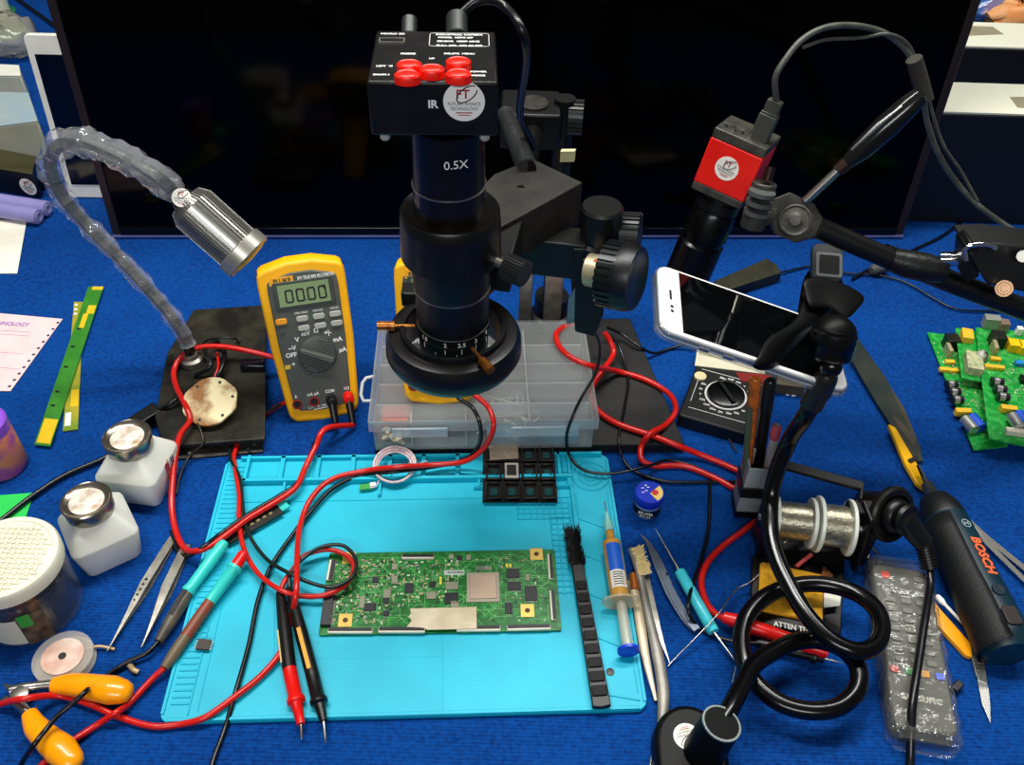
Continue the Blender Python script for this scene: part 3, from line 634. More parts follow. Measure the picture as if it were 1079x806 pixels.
# ================================================================ GOOSENECK LAMP
def lamp():
    t = thing('gooseneck_lamp', 'gooseneck desk lamp wrapped in clear plastic with ribbed silver head, on a dusty metal plate', 'lamp', G(225, 400))
    PT_ = mat('dusty_plate', '#17150f', .45, .3, col2='#3d392c', scale=35, bump=.3, bscale=300, ramp=(.4, .8))
    z = .016
    c = [G(204, 326, z), G(281, 321, z), G(279, 462, z), G(172, 470, z), G(163, 440, z), G(176, 372, z)]
    MB().slab(c, (0, 0, -.005)).build('base_plate', PT_, t, bevel=.001)
    s = MB()
    s.slab([G(176, 455, .011), G(278, 452, .011), G(277, 476, .002), G(182, 484, .002)], (0, 0, -.002)); s.build('front_flange', PT_, t)
    s = MB(); s.tube([G(175, 470, .011), G(279, 462, .011)], .0018, 8); s.build('edge_strip', BLK, t)
    for u, v in ((200, 478), (268, 468), (196, 466), (262, 474)):
        q = G(u, v, .006); MB().lathe([(0, .0018), (.0012, .0016)], q, n=12).build('flange_rivet', STEELD if u in (200, 268) else BLK, t)
    for u, v in ((181, 374), (180, 382), (178, 390)): MB().box(G(u, v, .0165), (.002, .004, .001)).build('vent_slot', BINK, t)
    for u, v in ((200, 480),): pass
    # feet
    for u, v in ((205, 335), (272, 332), (268, 448), (182, 450)): q = G(u, v, .011); MB().lathe([(0, .006), (.0108, .005)], V((q.x, q.y, .0002)), n=16).build('foot', BLK, t)
    # round cream heat plate with holes
    c0 = G(222, 424, .028); pol = []
    for i in range(40):
        a = 2 * pi * i / 40; k = 1 - .06 * (abs(sin(2 * a)) ** 6); pol.append((.0262 * k * cos(a), .0262 * k * sin(a)))
    pol = [(max(-.0245, min(.0245, x)), y) for x, y in pol]
    hp = MB(Matrix.Translation(c0) @ Matrix.Rotation(RAD(16), 4, 'X') @ Matrix.Rotation(RAD(8), 4, 'Z')).prism(pol, 0, .003).build('heat_plate', mat('burnt_cream', '#e6d8a8', .5, col2='#8f5c1e', scale=42, ramp=(.42, .60), detail=6), t, bevel=.0006)
    for a in range(0, 360, 60): MB(Matrix.Translation(c0) @ Matrix.Rotation(RAD(16), 4, 'X')).lathe([(0.003, .0015), (.0034, .0015)], (.021 * cos(RAD(a + 15)), .021 * sin(RAD(a + 15)), 0), n=12).build('plate_hole', BINK, hp)
    MB().lathe([(0, .014), (.011, .012)], V((c0.x, c0.y, .0165)), n=24).build('plate_pillar', mat('rust', '#5a2a1c', .6), t)
    # black socket on the plate
    k0 = G(203, 382, .0165); MB().lathe([(0, .011), (.006, .011), (.008, .008), (.012, .007)], k0, n=28).build('neck_nut', STEELD, t)
    sb = MB(frame(G(268, 388, .016), (1, .05, 0))); sb.box((0, 0, .004), (.024, .012, .008)); sb.build('switch', mat('switch_black', '#0a0c14', .2), t, bevel=.001)
    cable('wire', [G(214, 362, .018), (220, 358, .026), (235, 356, .03), (248, 357, .026), (252, 361, .018)], .001, BLK, t)
    cable('wire', [G(205, 396, .018), (222, 385, .028), (216, 368, .03), (228, 360, .026), (232, 368, .018)], .0022, BLK, t)
    cable('wire', [G(236, 368, .018), (236, 380, .026), (232, 392, .024), (226, 400, .02)], .0024, BLK, t)
    cable('wire', [G(229, 372, .02), (230, 386, .025), (226, 398, .022)], .0013, REDC, t)
    cable('wire', [(192, 405, .02), (206, 440, .024), (214, 466, .018), (200, 480, .008), (190, 500, .006), (186, 520, .003)], .0011, mat('olive_wire', '#26241a', .4), t)
    MB().lathe([(0, .0035), (.003, .0035)], G(251, 360, .0165), n=6).build('terminal_screw', STEEL, t)
    # the neck
    path = [k0 + V((0, 0, .01)), (196, 358, 0, k0.y + .002), (178, 330, 0, k0.y + .004), (152, 300, 0, k0.y + .006), (122, 268, 0, k0.y + .008), (94, 240, 0, k0.y + .008), (70, 213, 0, k0.y + .006), (57, 190, 0, k0.y + .004), (53, 168, 0, k0.y), (64, 152, 0, k0.y - .006), (84, 149, 0, k0.y - .012), (108, 156, 0, k0.y - .02), (138, 170, 0, k0.y - .03), (166, 187, 0, k0.y - .04), (190, 208, 0, .635)]
    pts = spl(path, 8)
    MB().tube(pts, .0052, 12).build('gooseneck', mat('neck_metal', '#0f0f0e', .35, .5, col2='#3a382f', scale=300, bump=.4, bscale=400), t, smooth=60)
    rnd = random.Random(5); rr = []
    for i in range(len(pts)): f_ = i / len(pts); base = .0085 + .003 * max(0, min(1, (f_ - .35) * 3)); rr.append(base + .0011 * sin(i * .55) + .0008 * sin(i * 1.3 + 1) + rnd.uniform(-.0005, .0005))
    MB().tube(pts[6:-3], rr[6:-3], 9).build('plastic_wrap', clear('lamp_wrap', '#eef0f2', .16, .08, .9, 110), t, smooth=35)
    # head
    a = pts[-1]; h0 = YP(200, 216, .625); h1 = YP(262, 271, .609); d = (h1 - h0).normalized(); Lh = (h1 - h0).length
    def rp(u): return u
    r = .0205
    MB().lathe([(0, .009), (.006, .012), (.007, .0125)], h0 - d * .010, d, 32).build('neck_joint', BLK, t)
    hd = MB(); pol = []
    n = 42
    for i in range(n):
        for k_, q in ((0, 1), (.45, 1), (.55, .9), (.95, .9)): aa = 2 * pi * (i + k_) / n; pol.append((r * q * cos(aa), r * q * sin(aa)))
    Mh = fz(h0, d); hd.prism([(x * .78, y * .78) for x, y in pol], -.004, .004, Mh, ins=-.28); hd.prism(pol, .004, Lh - .012, Mh)
    head = hd.build('lamp_head', mat('brushed_silver', '#9c9a92', .3, .85), t, smooth=30)
    MB().lathe([(Lh - .012, r * 1.0), (Lh - .011, r * 1.1), (Lh, r * 1.12), (Lh + .001, r * 1.02), (Lh - .003, r * .9)], h0, d, 48).build('head_rim', mat('pale_silver', '#a8a498', .35, .7), head)
    MB().lathe([(Lh - .0032, 0), (Lh - .003, r * .93), (Lh + .0005, r * .96), (Lh + .002, r * .7), (Lh + .003, 0)], h0, d, 32).build('lamp_lens', mat('amber_lens', '#d8a032', .3, spec=.6), head)
    sd = (CP - h0).normalized(); sd = (sd - d * sd.dot(d)).normalized(); sp = h0 - d * .006 + sd * .0165
    sticker(fz(sp, sd), .0075, head)
lamp()
# ================================================================ CIRCUIT BOARD
PCB = mat('solder_mask_green', '#08601c', .35, col2='#1c8430', scale=220, ramp=(.45, .6), detail=5)
CHIP = mat('chip_black', '#17171a', .45)
CONN = mat('connector_ivory', '#d8d2bd', .45)
def smd(M, w, h, n, seed, name, parent, z=0, avoid=()):
    rnd = random.Random(seed); mb = MB(M)
    for i in range(n):
        x = rnd.uniform(-w / 2 + .003, w / 2 - .003); y = rnd.uniform(-h / 2 + .003, h / 2 - .003)
        if any(abs(x - a[0]) < a[2] and abs(y - a[1]) < a[3] for a in avoid): continue
        mb.m = rnd.choice((0, 0, 1, 2, 3)); s = rnd.choice((.6, .9, 1.3)); 
        if rnd.random() < .5: mb.box((x, y, z + .0003), (.0018 * s, .0009 * s, .0006))
        else: mb.box((x, y, z + .0003), (.0009 * s, .0018 * s, .0006))
    o = mb.build(name, [mat('smd_tan', '#b9a878', .5), CHIP, mat('smd_grey', '#9a9c98', .4, .5), mat('smd_pale', '#cfd8b8', .5)], parent, smooth=0); tag(o, kind='stuff'); return o
def traces(M, w, h, n, seed, parent, z=0, c='#6fc06a'):
    rnd = random.Random(seed); mb = MB(M)
    for i in range(n):
        x = rnd.uniform(-w / 2 + .006, w / 2 - .006); y = rnd.uniform(-h / 2 + .004, h / 2 - .004)
        for k in range(rnd.randint(1, 3)):
            L = rnd.uniform(.003, .014); a = rnd.choice((0, 0, 90, 45, -45)); dx, dy = L * cos(RAD(a)), L * sin(RAD(a))
            if abs(x + dx) > w / 2 - .002 or abs(y + dy) > h / 2 - .002: break
            mb.box((0, 0, 0), (L, .0003, .00008), Matrix.Translation((x + dx / 2, y + dy / 2, z + .00005)) @ Matrix.Rotation(RAD(a), 4, 'Z')); x += dx; y += dy
    o = mb.build('copper_traces', mat('trace_green', c, .4), parent, smooth=0); tag(o, kind='stuff'); return o
def tcon():
    zb = .0048; zt = .0064
    M, w, h = quad((345, 583), (586, 579), (590, 664), (338, 669), zt)
    t = thing('circuit_board', 'long green display control circuit board lying on the turquoise mat', 'circuit board', M.translation.copy())
    t.location.z = zb
    b = MB(M); b.prism(rrect(w, h, .0015, 3), -.0016, 0); b.build('board', PCB, t)
    def P(u, v): p = PL(M, u, v); return p.x, p.y
    s = 1 / 3.597
    def Q(x, y): return P(320 + x * s, 560 + y * s)          # crop coordinates
    av = []
    def chip(x, y, wx, wy, name='chip', m=CHIP, hz=.0012, pins=True):
        cx, cy = Q(x, y); ww = wx * s / 1230; hh = wy * s / 930 * 1.0; av.append((cx, cy, ww / 2 + .001, hh / 2 + .001))
        c = MB(M); c.box((cx, cy, hz / 2), (ww, hh, hz)); o = c.build(name, m, t, bevel=.0002, seg=1)
        if pins:
            c = MB(M); n = max(3, int(ww / .0016))
            for i in range(n):
                for sg in (-1, 1): c.box((cx - ww / 2 + ww * (i + .5) / n, cy + sg * (hh / 2 + .0005), .0003), (.0005, .0012, .0004))
            c.build('pins', STEEL, o, smooth=0)
    # main processor with heat spreader
    cx, cy = Q(680, 213)
    c = MB(M); c.box((cx, cy, .0006), (.0262, .0275, .0012)); o = c.build('processor', mat('substrate_grey', '#a39a86', .5), t); av.append((cx, cy, .015, .0155))
    c = MB(M); c.box((cx, cy, .0016), (.0215, .0225, .001)); c.build('heat_spreader', mat('heat_spreader', '#b39b86', .45, .3), o, bevel=.0003)
    for a in ((400, 216, 32, 30), (560, 255, 48, 34), (793, 160, 46, 30), (798, 208, 46, 28), (862, 236, 42, 46), (777, 292, 26, 34), (272, 184, 22, 18), (250, 288, 40, 22), (312, 264, 20, 18), (487, 202, 20, 18), (158, 210, 18, 22), (590, 102, 20, 14), (312, 312, 20, 16)): chip(*a)
    for a in ((345, 185, 22, 26), (484, 244, 34, 22), (316, 238, 26, 26), (222, 270, 20, 36), (573, 277, 28, 20), (562, 207, 46, 24), (848, 176, 16, 22), (625, 100, 18, 18), (560, 97, 18, 16), (345, 135, 20, 20)): chip(*a, name='component', m=mat('component_tan', '#8a8a72', .5), pins=False)
    for a in ((770, 130), (783, 131), (519, 180), (519, 195)): chip(a[0], a[1], 9, 12, 'yellow_capacitor', mat('cap_yellow', '#e8d84a', .4), .001, False)
    for (x, y) in ((172, 100), (882, 86), (848, 300), (158, 337)):
        cx, cy = Q(x, y); c = MB(M); c.box((cx, cy, .0002), (.0105, .0115, .0004)); o = c.build('gold_pad', mat('gold_pad', '#d8b458', .35, .3), t); av.append((cx, cy, .007, .007))
        c = MB(M); c.lathe([(.0003, .0021), (.0006, .0021)], (cx, cy, 0), n=16); c.build('screw_hole', mat('hole_brown', '#4a2c10', .6), o)
    cx, cy = Q(570, 156); c = MB(M); c.box((cx, cy, .0002), (.0165, .0042, .0004)); o = c.build('code_label', mat('label_paper', '#cfd6cf', .6), t); av.append((cx, cy, .01, .003))
    c = MB(M); rnd = random.Random(2)
    for i in range(26): c.box((cx - .0075 + i * .0006, cy, .00042), (.0003 * rnd.choice((.6, 1, 1.4)), .0024, .0001))
    c.build('barcode', BINK, o, smooth=0)
    def conn(x0, y0, x1, y1, wd=.0042, name='ribbon_connector'):
        a = Q(x0, y0); b_ = Q(x1, y1); d = math.hypot(b_[0] - a[0], b_[1] - a[1]); MM_ = M @ Matrix.Translation(((a[0] + b_[0]) / 2, (a[1] + b_[1]) / 2, 0)) @ Matrix.Rotation(math.atan2(b_[1] - a[1], b_[0] - a[0]), 4, 'Z')
        av.append(((a[0] + b_[0]) / 2, (a[1] + b_[1]) / 2, abs(b_[0] - a[0]) / 2 + .003, abs(b_[1] - a[1]) / 2 + .003))
        c = MB(MM_); c.box((0, 0, .0011), (d, wd, .0022)); o = c.build(name, CONN, t, bevel=.0003, seg=1)
        c = MB(MM_); c.box((0, wd * .16, .0024), (d * .97, wd * .62, .0008)); c.build('flap', CHIP, o)
    conn(92, 380, 262, 380); conn(284, 378, 460, 378); conn(580, 373, 746, 371); conn(770, 370, 936, 366); conn(372, 100, 494, 100, .004)
    conn(932, 90, 938, 184); conn(940, 228, 948, 340)
    conn(112, 112, 98, 190, .0055, 'white_socket')
    c = MB(M); x0, y0 = Q(92, 290); c.box((x0, y0, .002), (.0075, .034, .004)); o = c.build('pin_header', mat('header_dark', '#26282c', .4), t); av.append((x0, y0, .005, .02))
    c = MB(M)
    for i in range(20): c.box((x0 + .0045, y0 - .0155 + i * .0016, .0008), (.0022, .0006, .0006))
    c.build('pins', STEEL, o, smooth=0)
    c = MB(M)
    for i in range(12): q = Q(655 + i * 5, 140); c.box((q[0], q[1], .0003), (.0006, .004, .0005))
    c.build('pin_row', STEELD, t, smooth=0)
    # torn masking tape
    tp = [(404, 300), (655, 293), (656, 376), (470, 380), (452, 372), (392, 369), (410, 345), (398, 330), (408, 318)]
    c = MB(M); c.prism([Q(*p) for p in tp], .0026, .0030); c.build('masking_tape', mat('masking_tape', '#dccfb2', .8, col2='#c6b896', scale=60, bump=.5, bscale=160), t); av.append((Q(530, 336)[0], Q(530, 336)[1], .035, .014))
    smd(M, w * .62, h, 0, 1, 'surface_parts', t)if False else None
    o = smd(M @ Matrix.Translation((-w * .2, .001, 0)), w * .58, h * .86, 620, 4, 'surface_parts', t, avoid=[(a[0] + w * .2, a[1] - .001, a[2], a[3]) for a in av])
    smd(M @ Matrix.Translation((w * .3, 0, 0)), w * .36, h * .86, 90, 5, 'surface_parts', t, avoid=[(a[0] - w * .3, a[1], a[2], a[3]) for a in av])
    traces(M, w, h, 260, 8, t)
tcon()
# ================================================================ SMALL THINGS ON AND LEFT OF THE MAT
def chiptray():
    z = .0075
    M, w, h = quad((513, 467), (584, 469), (588, 525), (504, 527), .0125)
    t = thing('chip_tray', 'black tray of twelve square pockets lying on the back edge of the turquoise mat', 'tray', V((M.translation.x, M.translation.y, .0068)))
    PK = mat('tray_brown_black', '#120d0b', .35, bump=.1)
    b = MB(M); b.box((0, 0, -.0045), (w, h, .0012)); b.build('tray_sheet', PK, t)
    for j in range(3):
        for i in range(4):
            cx = -w / 2 + w * (i + .55) / 4.1 + .001; cy = h / 2 - h * (j + .5) / 3; p = MB(M); s_ = w / 4.1 * .88; s2 = h / 3 * .86; k = .0016
            p.box((cx - s_ / 2 + k / 2, cy, -.002), (k, s2, .004)); p.box((cx + s_ / 2 - k / 2, cy, -.002), (k, s2, .004)); p.box((cx, cy - s2 / 2 + k / 2, -.002), (s_ - 2 * k, k, .004)); p.box((cx, cy + s2 / 2 - k / 2, -.002), (s_ - 2 * k, k, .004))
            o = p.build('pocket', PK, t, bevel=.0003, seg=1)
            q = MB(M); q.box((cx, cy, -.0034), (s_ * .42, s2 * .42, .0012)); q.box((cx + .003, cy - .002, -.0026), (.0015, .0015, .001)); q.build('pocket_floor', mat('tray_glint', '#16403f', .2), o)
    c = MB(M); cx = -w / 2 + w * 1.55 / 4.1 + .001; cy = 0; s_ = w / 4.1 * .84
    c.box((cx, cy, .0006), (s_ * .9, h / 3 * .8, .0008)); o = c.build('chip', mat('chip_rim', '#a8a196', .4), None); tag(o, 'square chip with pale rim in the middle pocket of the black tray', 'chip')
    c = MB(M); c.box((cx, cy, .0011), (s_ * .62, h / 3 * .56, .0006)); c.build('chip_die', CHIP, o)
    for l in (o.children): l.location = l.location - (o.location) if False else l.location
    f = MB(M); f.slab([V((-w * .42, h * .46, .001)), V((-.001, h * .46, .0035)), V((-.0005, h * .2, .002)), V((-w * .40, h * .18, .0012))], (0, 0, .0003)); tag(f.build('plastic_scrap', clear('brown_film', '#b9a486', .38, .2, .8, 200), None), 'scrap of clear brownish film lying across the rear pockets of the black tray', 'plastic film')
chiptray()
def bottles():
    POLY = mat('milky_plastic', '#e6e6d8', .38, spec=.5, scale=12, col2='#efefe4')
    def bottle(cv, top, wd, rot, label, red):
        # cv: pixel of the base centre, top: pixel of cap top centre
        base = G(cv[0], cv[1]); t = thing('solvent_bottle', label, 'bottle', base, 'solvent dispenser bottles')
        hb = .052 * wd / 70; w_ = wd / 1180; M = Matrix.Translation(base) @ Matrix.Rotation(RAD(rot), 4, 'Z')
        tall = .050
        def sq(k): return rrect(w_ * k, w_ * k, .0065 * k, 4)
        b = MB(M); lv = [(0, .80), (.002, .84), (tall * .62, 1.0), (tall * .67, .98), (tall * .96, .62), (tall, .58)]
        P0 = []; nn = len(sq(1))
        for z, k in lv: P0 += [(x, y, z) for x, y in sq(k)]
        fs = [[(j * nn) + i, (j * nn) + (i + 1) % nn, (j + 1) * nn + (i + 1) % nn, (j + 1) * nn + i] for j in range(len(lv) - 1) for i in range(nn)] + [list(range(nn))[::-1], [(len(lv) - 1) * nn + i for i in range(nn)]]
        b.add(P0, fs); bd = b.build('bottle_body', POLY, t, smooth=50)
        r = w_ * .335
        MB(M).lathe([(tall - .001, r * .94), (tall + .001, r * 1.02), (tall + .002, r * 1.05), (tall + .011, r * 1.05), (tall + .0115, r * 1.10), (tall + .0135, r * 1.10), (tall + .0145, r * 1.04), (tall + .0125, r * .94), (tall + .0115, r * .6), (tall + .0115, 0)], n=40).build('metal_cap', mat('pump_steel', '#a9a294', .22, .9, col2='#8c8170', scale=70), t)
        MB(M).lathe([(tall + .0116, 0.0), (tall + .0116, r * .80), (tall + .0122, r * .74), (tall + .0122, 0)], n=28).build('pump_dish', mat('dish_steel', '#e6dfd0', .4, .1, col2='#a8876a', scale=90, ramp=(.5, .7)), t)
        if red:
            p = MB(M @ Matrix.Translation((w_ / 2 + .0002, .0, tall * .36)) @ Matrix.Rotation(RAD(90), 4, 'X') @ Matrix.Rotation(RAD(90), 4, 'Y'))
            p.text('DANGER', Matrix.Rotation(RAD(90), 4, 'Z'), .0085, .0001, bold=.0003); p.m = 1; p.box((0.008, .0, 0), (.0012, .03, .0002)); p.box((.011, .004, 0), (.0012, .02, .0002))
            p.m = 0; p.box((-.009, -.014, 0), (.006, .007, .0002)); p.build('warning_print', [mat('print_red', '#a8121a', .5), BINK], bd, smooth=0)
        return t
    bottle((154, 511), None, 64, -6, 'taller white square solvent bottle with steel pump cap and red print, behind the other one', True)
    bottle((115, 578), None, 62, 36, 'white solvent bottle with steel pump cap turned cornerwise, in front of the printed one', False)
bottles()
def jars():
    # clear jar with white woven lid
    b = G(38, 640); t = thing('flux_jar', 'clear jar with white woven pattern lid and dark contents at the left edge', 'jar', b)
    r = .036; hh = .058
    MB(Matrix.Translation(b)).lathe([(0, r * .9), (.003, r), (hh - .016, r), (hh - .010, r * .93), (hh, r * .93), (hh, r * .9), (hh - .01, r * .9), (hh - .017, r * .96), (.004, r * .96), (.003, 0)], n=48).build('glass', clear('jar_clear', '#c4ccd2', .03, .05), t)
    MB(Matrix.Translation(b)).lathe([(.0035, r * .90), (hh * .78, r * .93), (hh * .80, 0)], n=36).build('dark_contents', mat('jar_dark', '#050508', .25, col2='#15151d', scale=120), t)
    l = MB(Matrix.Translation(b)); l.lathe([(hh - .003, r * 1.05), (hh + .007, r * 1.06), (hh + .0095, r * 1.02), (hh + .0095, r * .92), (hh + .0085, r * .9), (hh + .0085, 0)], n=56); lid = l.build('lid', mat('lid_cream', '#e2ddc4', .5), t)
    l = MB(Matrix.Translation(b + V((0, 0, hh + .009))))
    k = .0044
    for i in range(-8, 9):
        for j in range(-8, 9):
            x, y = i * k, j * k
            if math.hypot(x, y) > r * .84: continue
            if (i + j) % 2: l.box((x, y, 0), (k * 1.3, k * .5, .0018))
            else: l.box((x, y, 0), (k * .5, k * 1.3, .0018))
    l.build('woven_pattern', mat('lid_cream', '#e2ddc4', .5), lid, bevel=.0003, seg=1)
    lb = MB(); n = 10
    M = Matrix.Translation(b)
    def arc(a0, a1, z0, z1, rr, name, m, par):
        vs = []; 
        for i in range(n + 1):
            a = RAD(a0 + (a1 - a0) * i / n); vs += [(rr * cos(a), rr * sin(a), z0), (rr * cos(a), rr * sin(a), z1)]
        return MB(M).add(vs, [(2 * i, 2 * i + 2, 2 * i + 3, 2 * i + 1) for i in range(n)]).build(name, m, par)
    la = arc(230, 288, .006, .036, r * 1.006, 'label', mat('jar_label', '#c9c8b4', .6), t)
    arc(288, 318, .004, .038, r * 1.006, 'label_brown_panel', mat('jar_label_brown', '#3a2a1c', .6, col2='#6a5a44', scale=120), la)
    arc(290, 304, .026, .040, r * 1.012, 'green_mark', mat('leaf_green', '#2f9a34', .5), la)
    tx = MB()
    for a, s_ in ((250, 'SUPER'), (262, 'FLUX')):
        aa = RAD(a); p = b + V((r * 1.012 * cos(aa), r * 1.012 * sin(aa), .024 if s_ == 'SUPER' else .014)); nn = V((cos(aa), sin(aa), 0)); xx = V((0, 0, 1)).cross(nn)
        Mx = Matrix((xx, V((0, 0, 1)), nn)).transposed().to_4x4(); Mx.translation = p; 
    # pink orange jar
    b = G(6, 500 - 8); t2 = thing('colourful_jar', 'round jar with orange and purple floral print cut by the left edge', 'jar', b)
    r = .020
    MB(Matrix.Translation(b)).lathe([(0, r * .86), (.004, r), (.046, r), (.05, r * .95), (.05, 0)], n=40).build('jar_body', mat('floral_wrap', '#e88a5a', .35, col2='#b9569a', scale=70, ramp=(.4, .6), detail=5), t2)
    MB(Matrix.Translation(b)).lathe([(.048, r * 1.0), (.058, r * 1.0), (.060, r * .9), (.060, 0)], n=40).build('lid', mat('violet_lid', '#8a4fc8', .35), t2)
jars()
def papers():
    def sheet(name, pts, m, label, cat='paper', z=.0012, th=.0004):
        o = MB().slab([G(u, v, z) for u, v in pts], (0, 0, -th)).build(name, m, None); return tag(o, label, cat)
    pp = thing('invoice_sheet', 'pink printer sheet with perforated edge and purple heading at the left edge', 'paper', G(25, 370, .0008))
    MB().slab([G(u, v, .0012) for u, v in ((-60, 326), (0, 330), (66, 336), (11, 412), (-60, 411))], (0, 0, -.0004)).build('sheet', mat('pink_paper', '#e8c4c2', .8), pp)
    h = MB()
    for i in range(11): k = i / 10; p = G(61 - 51 * k, 340 + 67 * k, .0013); h.lathe([(0, .0016), (.0002, .0016)], p, n=10)
    h.build('punched_holes', mat('hole_shadow', '#27304a', .8), pp, smooth=0)
    tx = MB(frame(G(8, 341, .0014), (G(30, 343, 0) - G(0, 341, 0)))); tx.text('TECHNOLOGY', Matrix.Identity(4), .0085, .00004, bold=.0001, sx=.8); tx.build('heading', mat('purple_ink', '#6a56b8', .6), pp, smooth=0)
    ln = MB()
    for v in (349, 353, 372, 388): a = G(0, v - 1, .0013); b_ = G(32 - (v - 349) * .3, v + 1, .0013); ln.tube([a, b_], .0003, 4)
    ln.build('printed_lines', mat('line_ink', '#a58bb8', .6), pp, smooth=0)
    sheet('cream_sheet', [(-30, 230), (28, 233), (18, 288), (-30, 288)], PAPER, 'cream paper sheet at the left edge beside the purple tube')
    sheet('green_card', [(-30, 524), (36, 519), (24, 554), (-30, 556)], mat('green_card', '#1fc24e', .6), 'bright green card under the black cable at the left edge', 'card')
papers()
def pcb_strips():
    def strip(pts, label, z, m, seed):
        P = [G(u, v, z) for u, v in pts]; c = sum(P, V()) / 4; t = thing('board_strip', label, 'circuit board strip', V((c.x, c.y, z - .0016)), 'circuit board strips')
        MB().slab(P, (0, 0, -.0014)).build('strip_board', m, t)
        return t, P
    GS = mat('strip_green', '#2f7422', .35, col2='#3c862c', scale=30)
    YS = mat('strip_gold', '#d8b420', .35)
    def patch(P, a, b, u0, u1, m, par, name, z=.0002):
        tl, tr, br, bl = P
        def at(s, q): L = tl.lerp(bl, s); R_ = tr.lerp(br, s); return L.lerp(R_, q)
        MB().slab([at(a, u0) + V((0, 0, z)), at(a, u1) + V((0, 0, z)), at(b, u1) + V((0, 0, z)), at(b, u0) + V((0, 0, z))], (0, 0, -.0002)).build(name, m, par)
    t, P = strip([(93, 302), (109, 302), (53, 470), (36, 468)], 'upper green circuit strip with yellow contact patches lying diagonally', .0046, GS, 1)
    for a, b_, u0, u1 in ((.0, .025, .3, 1), (.14, .2, .45, .95), (.2, .30, .3, .62), (.86, .99, .1, .95)): patch(P, a, b_, u0, u1, YS, t, 'contact_patch')
    for a in (.3, .42, .55, .7, .78): patch(P, a, a + .012, .2, .45, CHIP, t, 'component')
    t, P = strip([(78, 318), (88, 318), (82, 452), (66, 454)], 'lower yellow green circuit strip under the other strip', .0022, mat('strip_olive', '#6f8a26', .4, col2='#a89a2c', scale=40), 2)
    for a in (.02, .06, .1): patch(P, a, a + .015, .1, .4, WHT, t, 'component')
    patch(P, .88, .97, .1, .5, WHT, t, 'socket'); patch(P, .72, .84, .4, .95, YS, t, 'contact_patch')
pcb_strips()
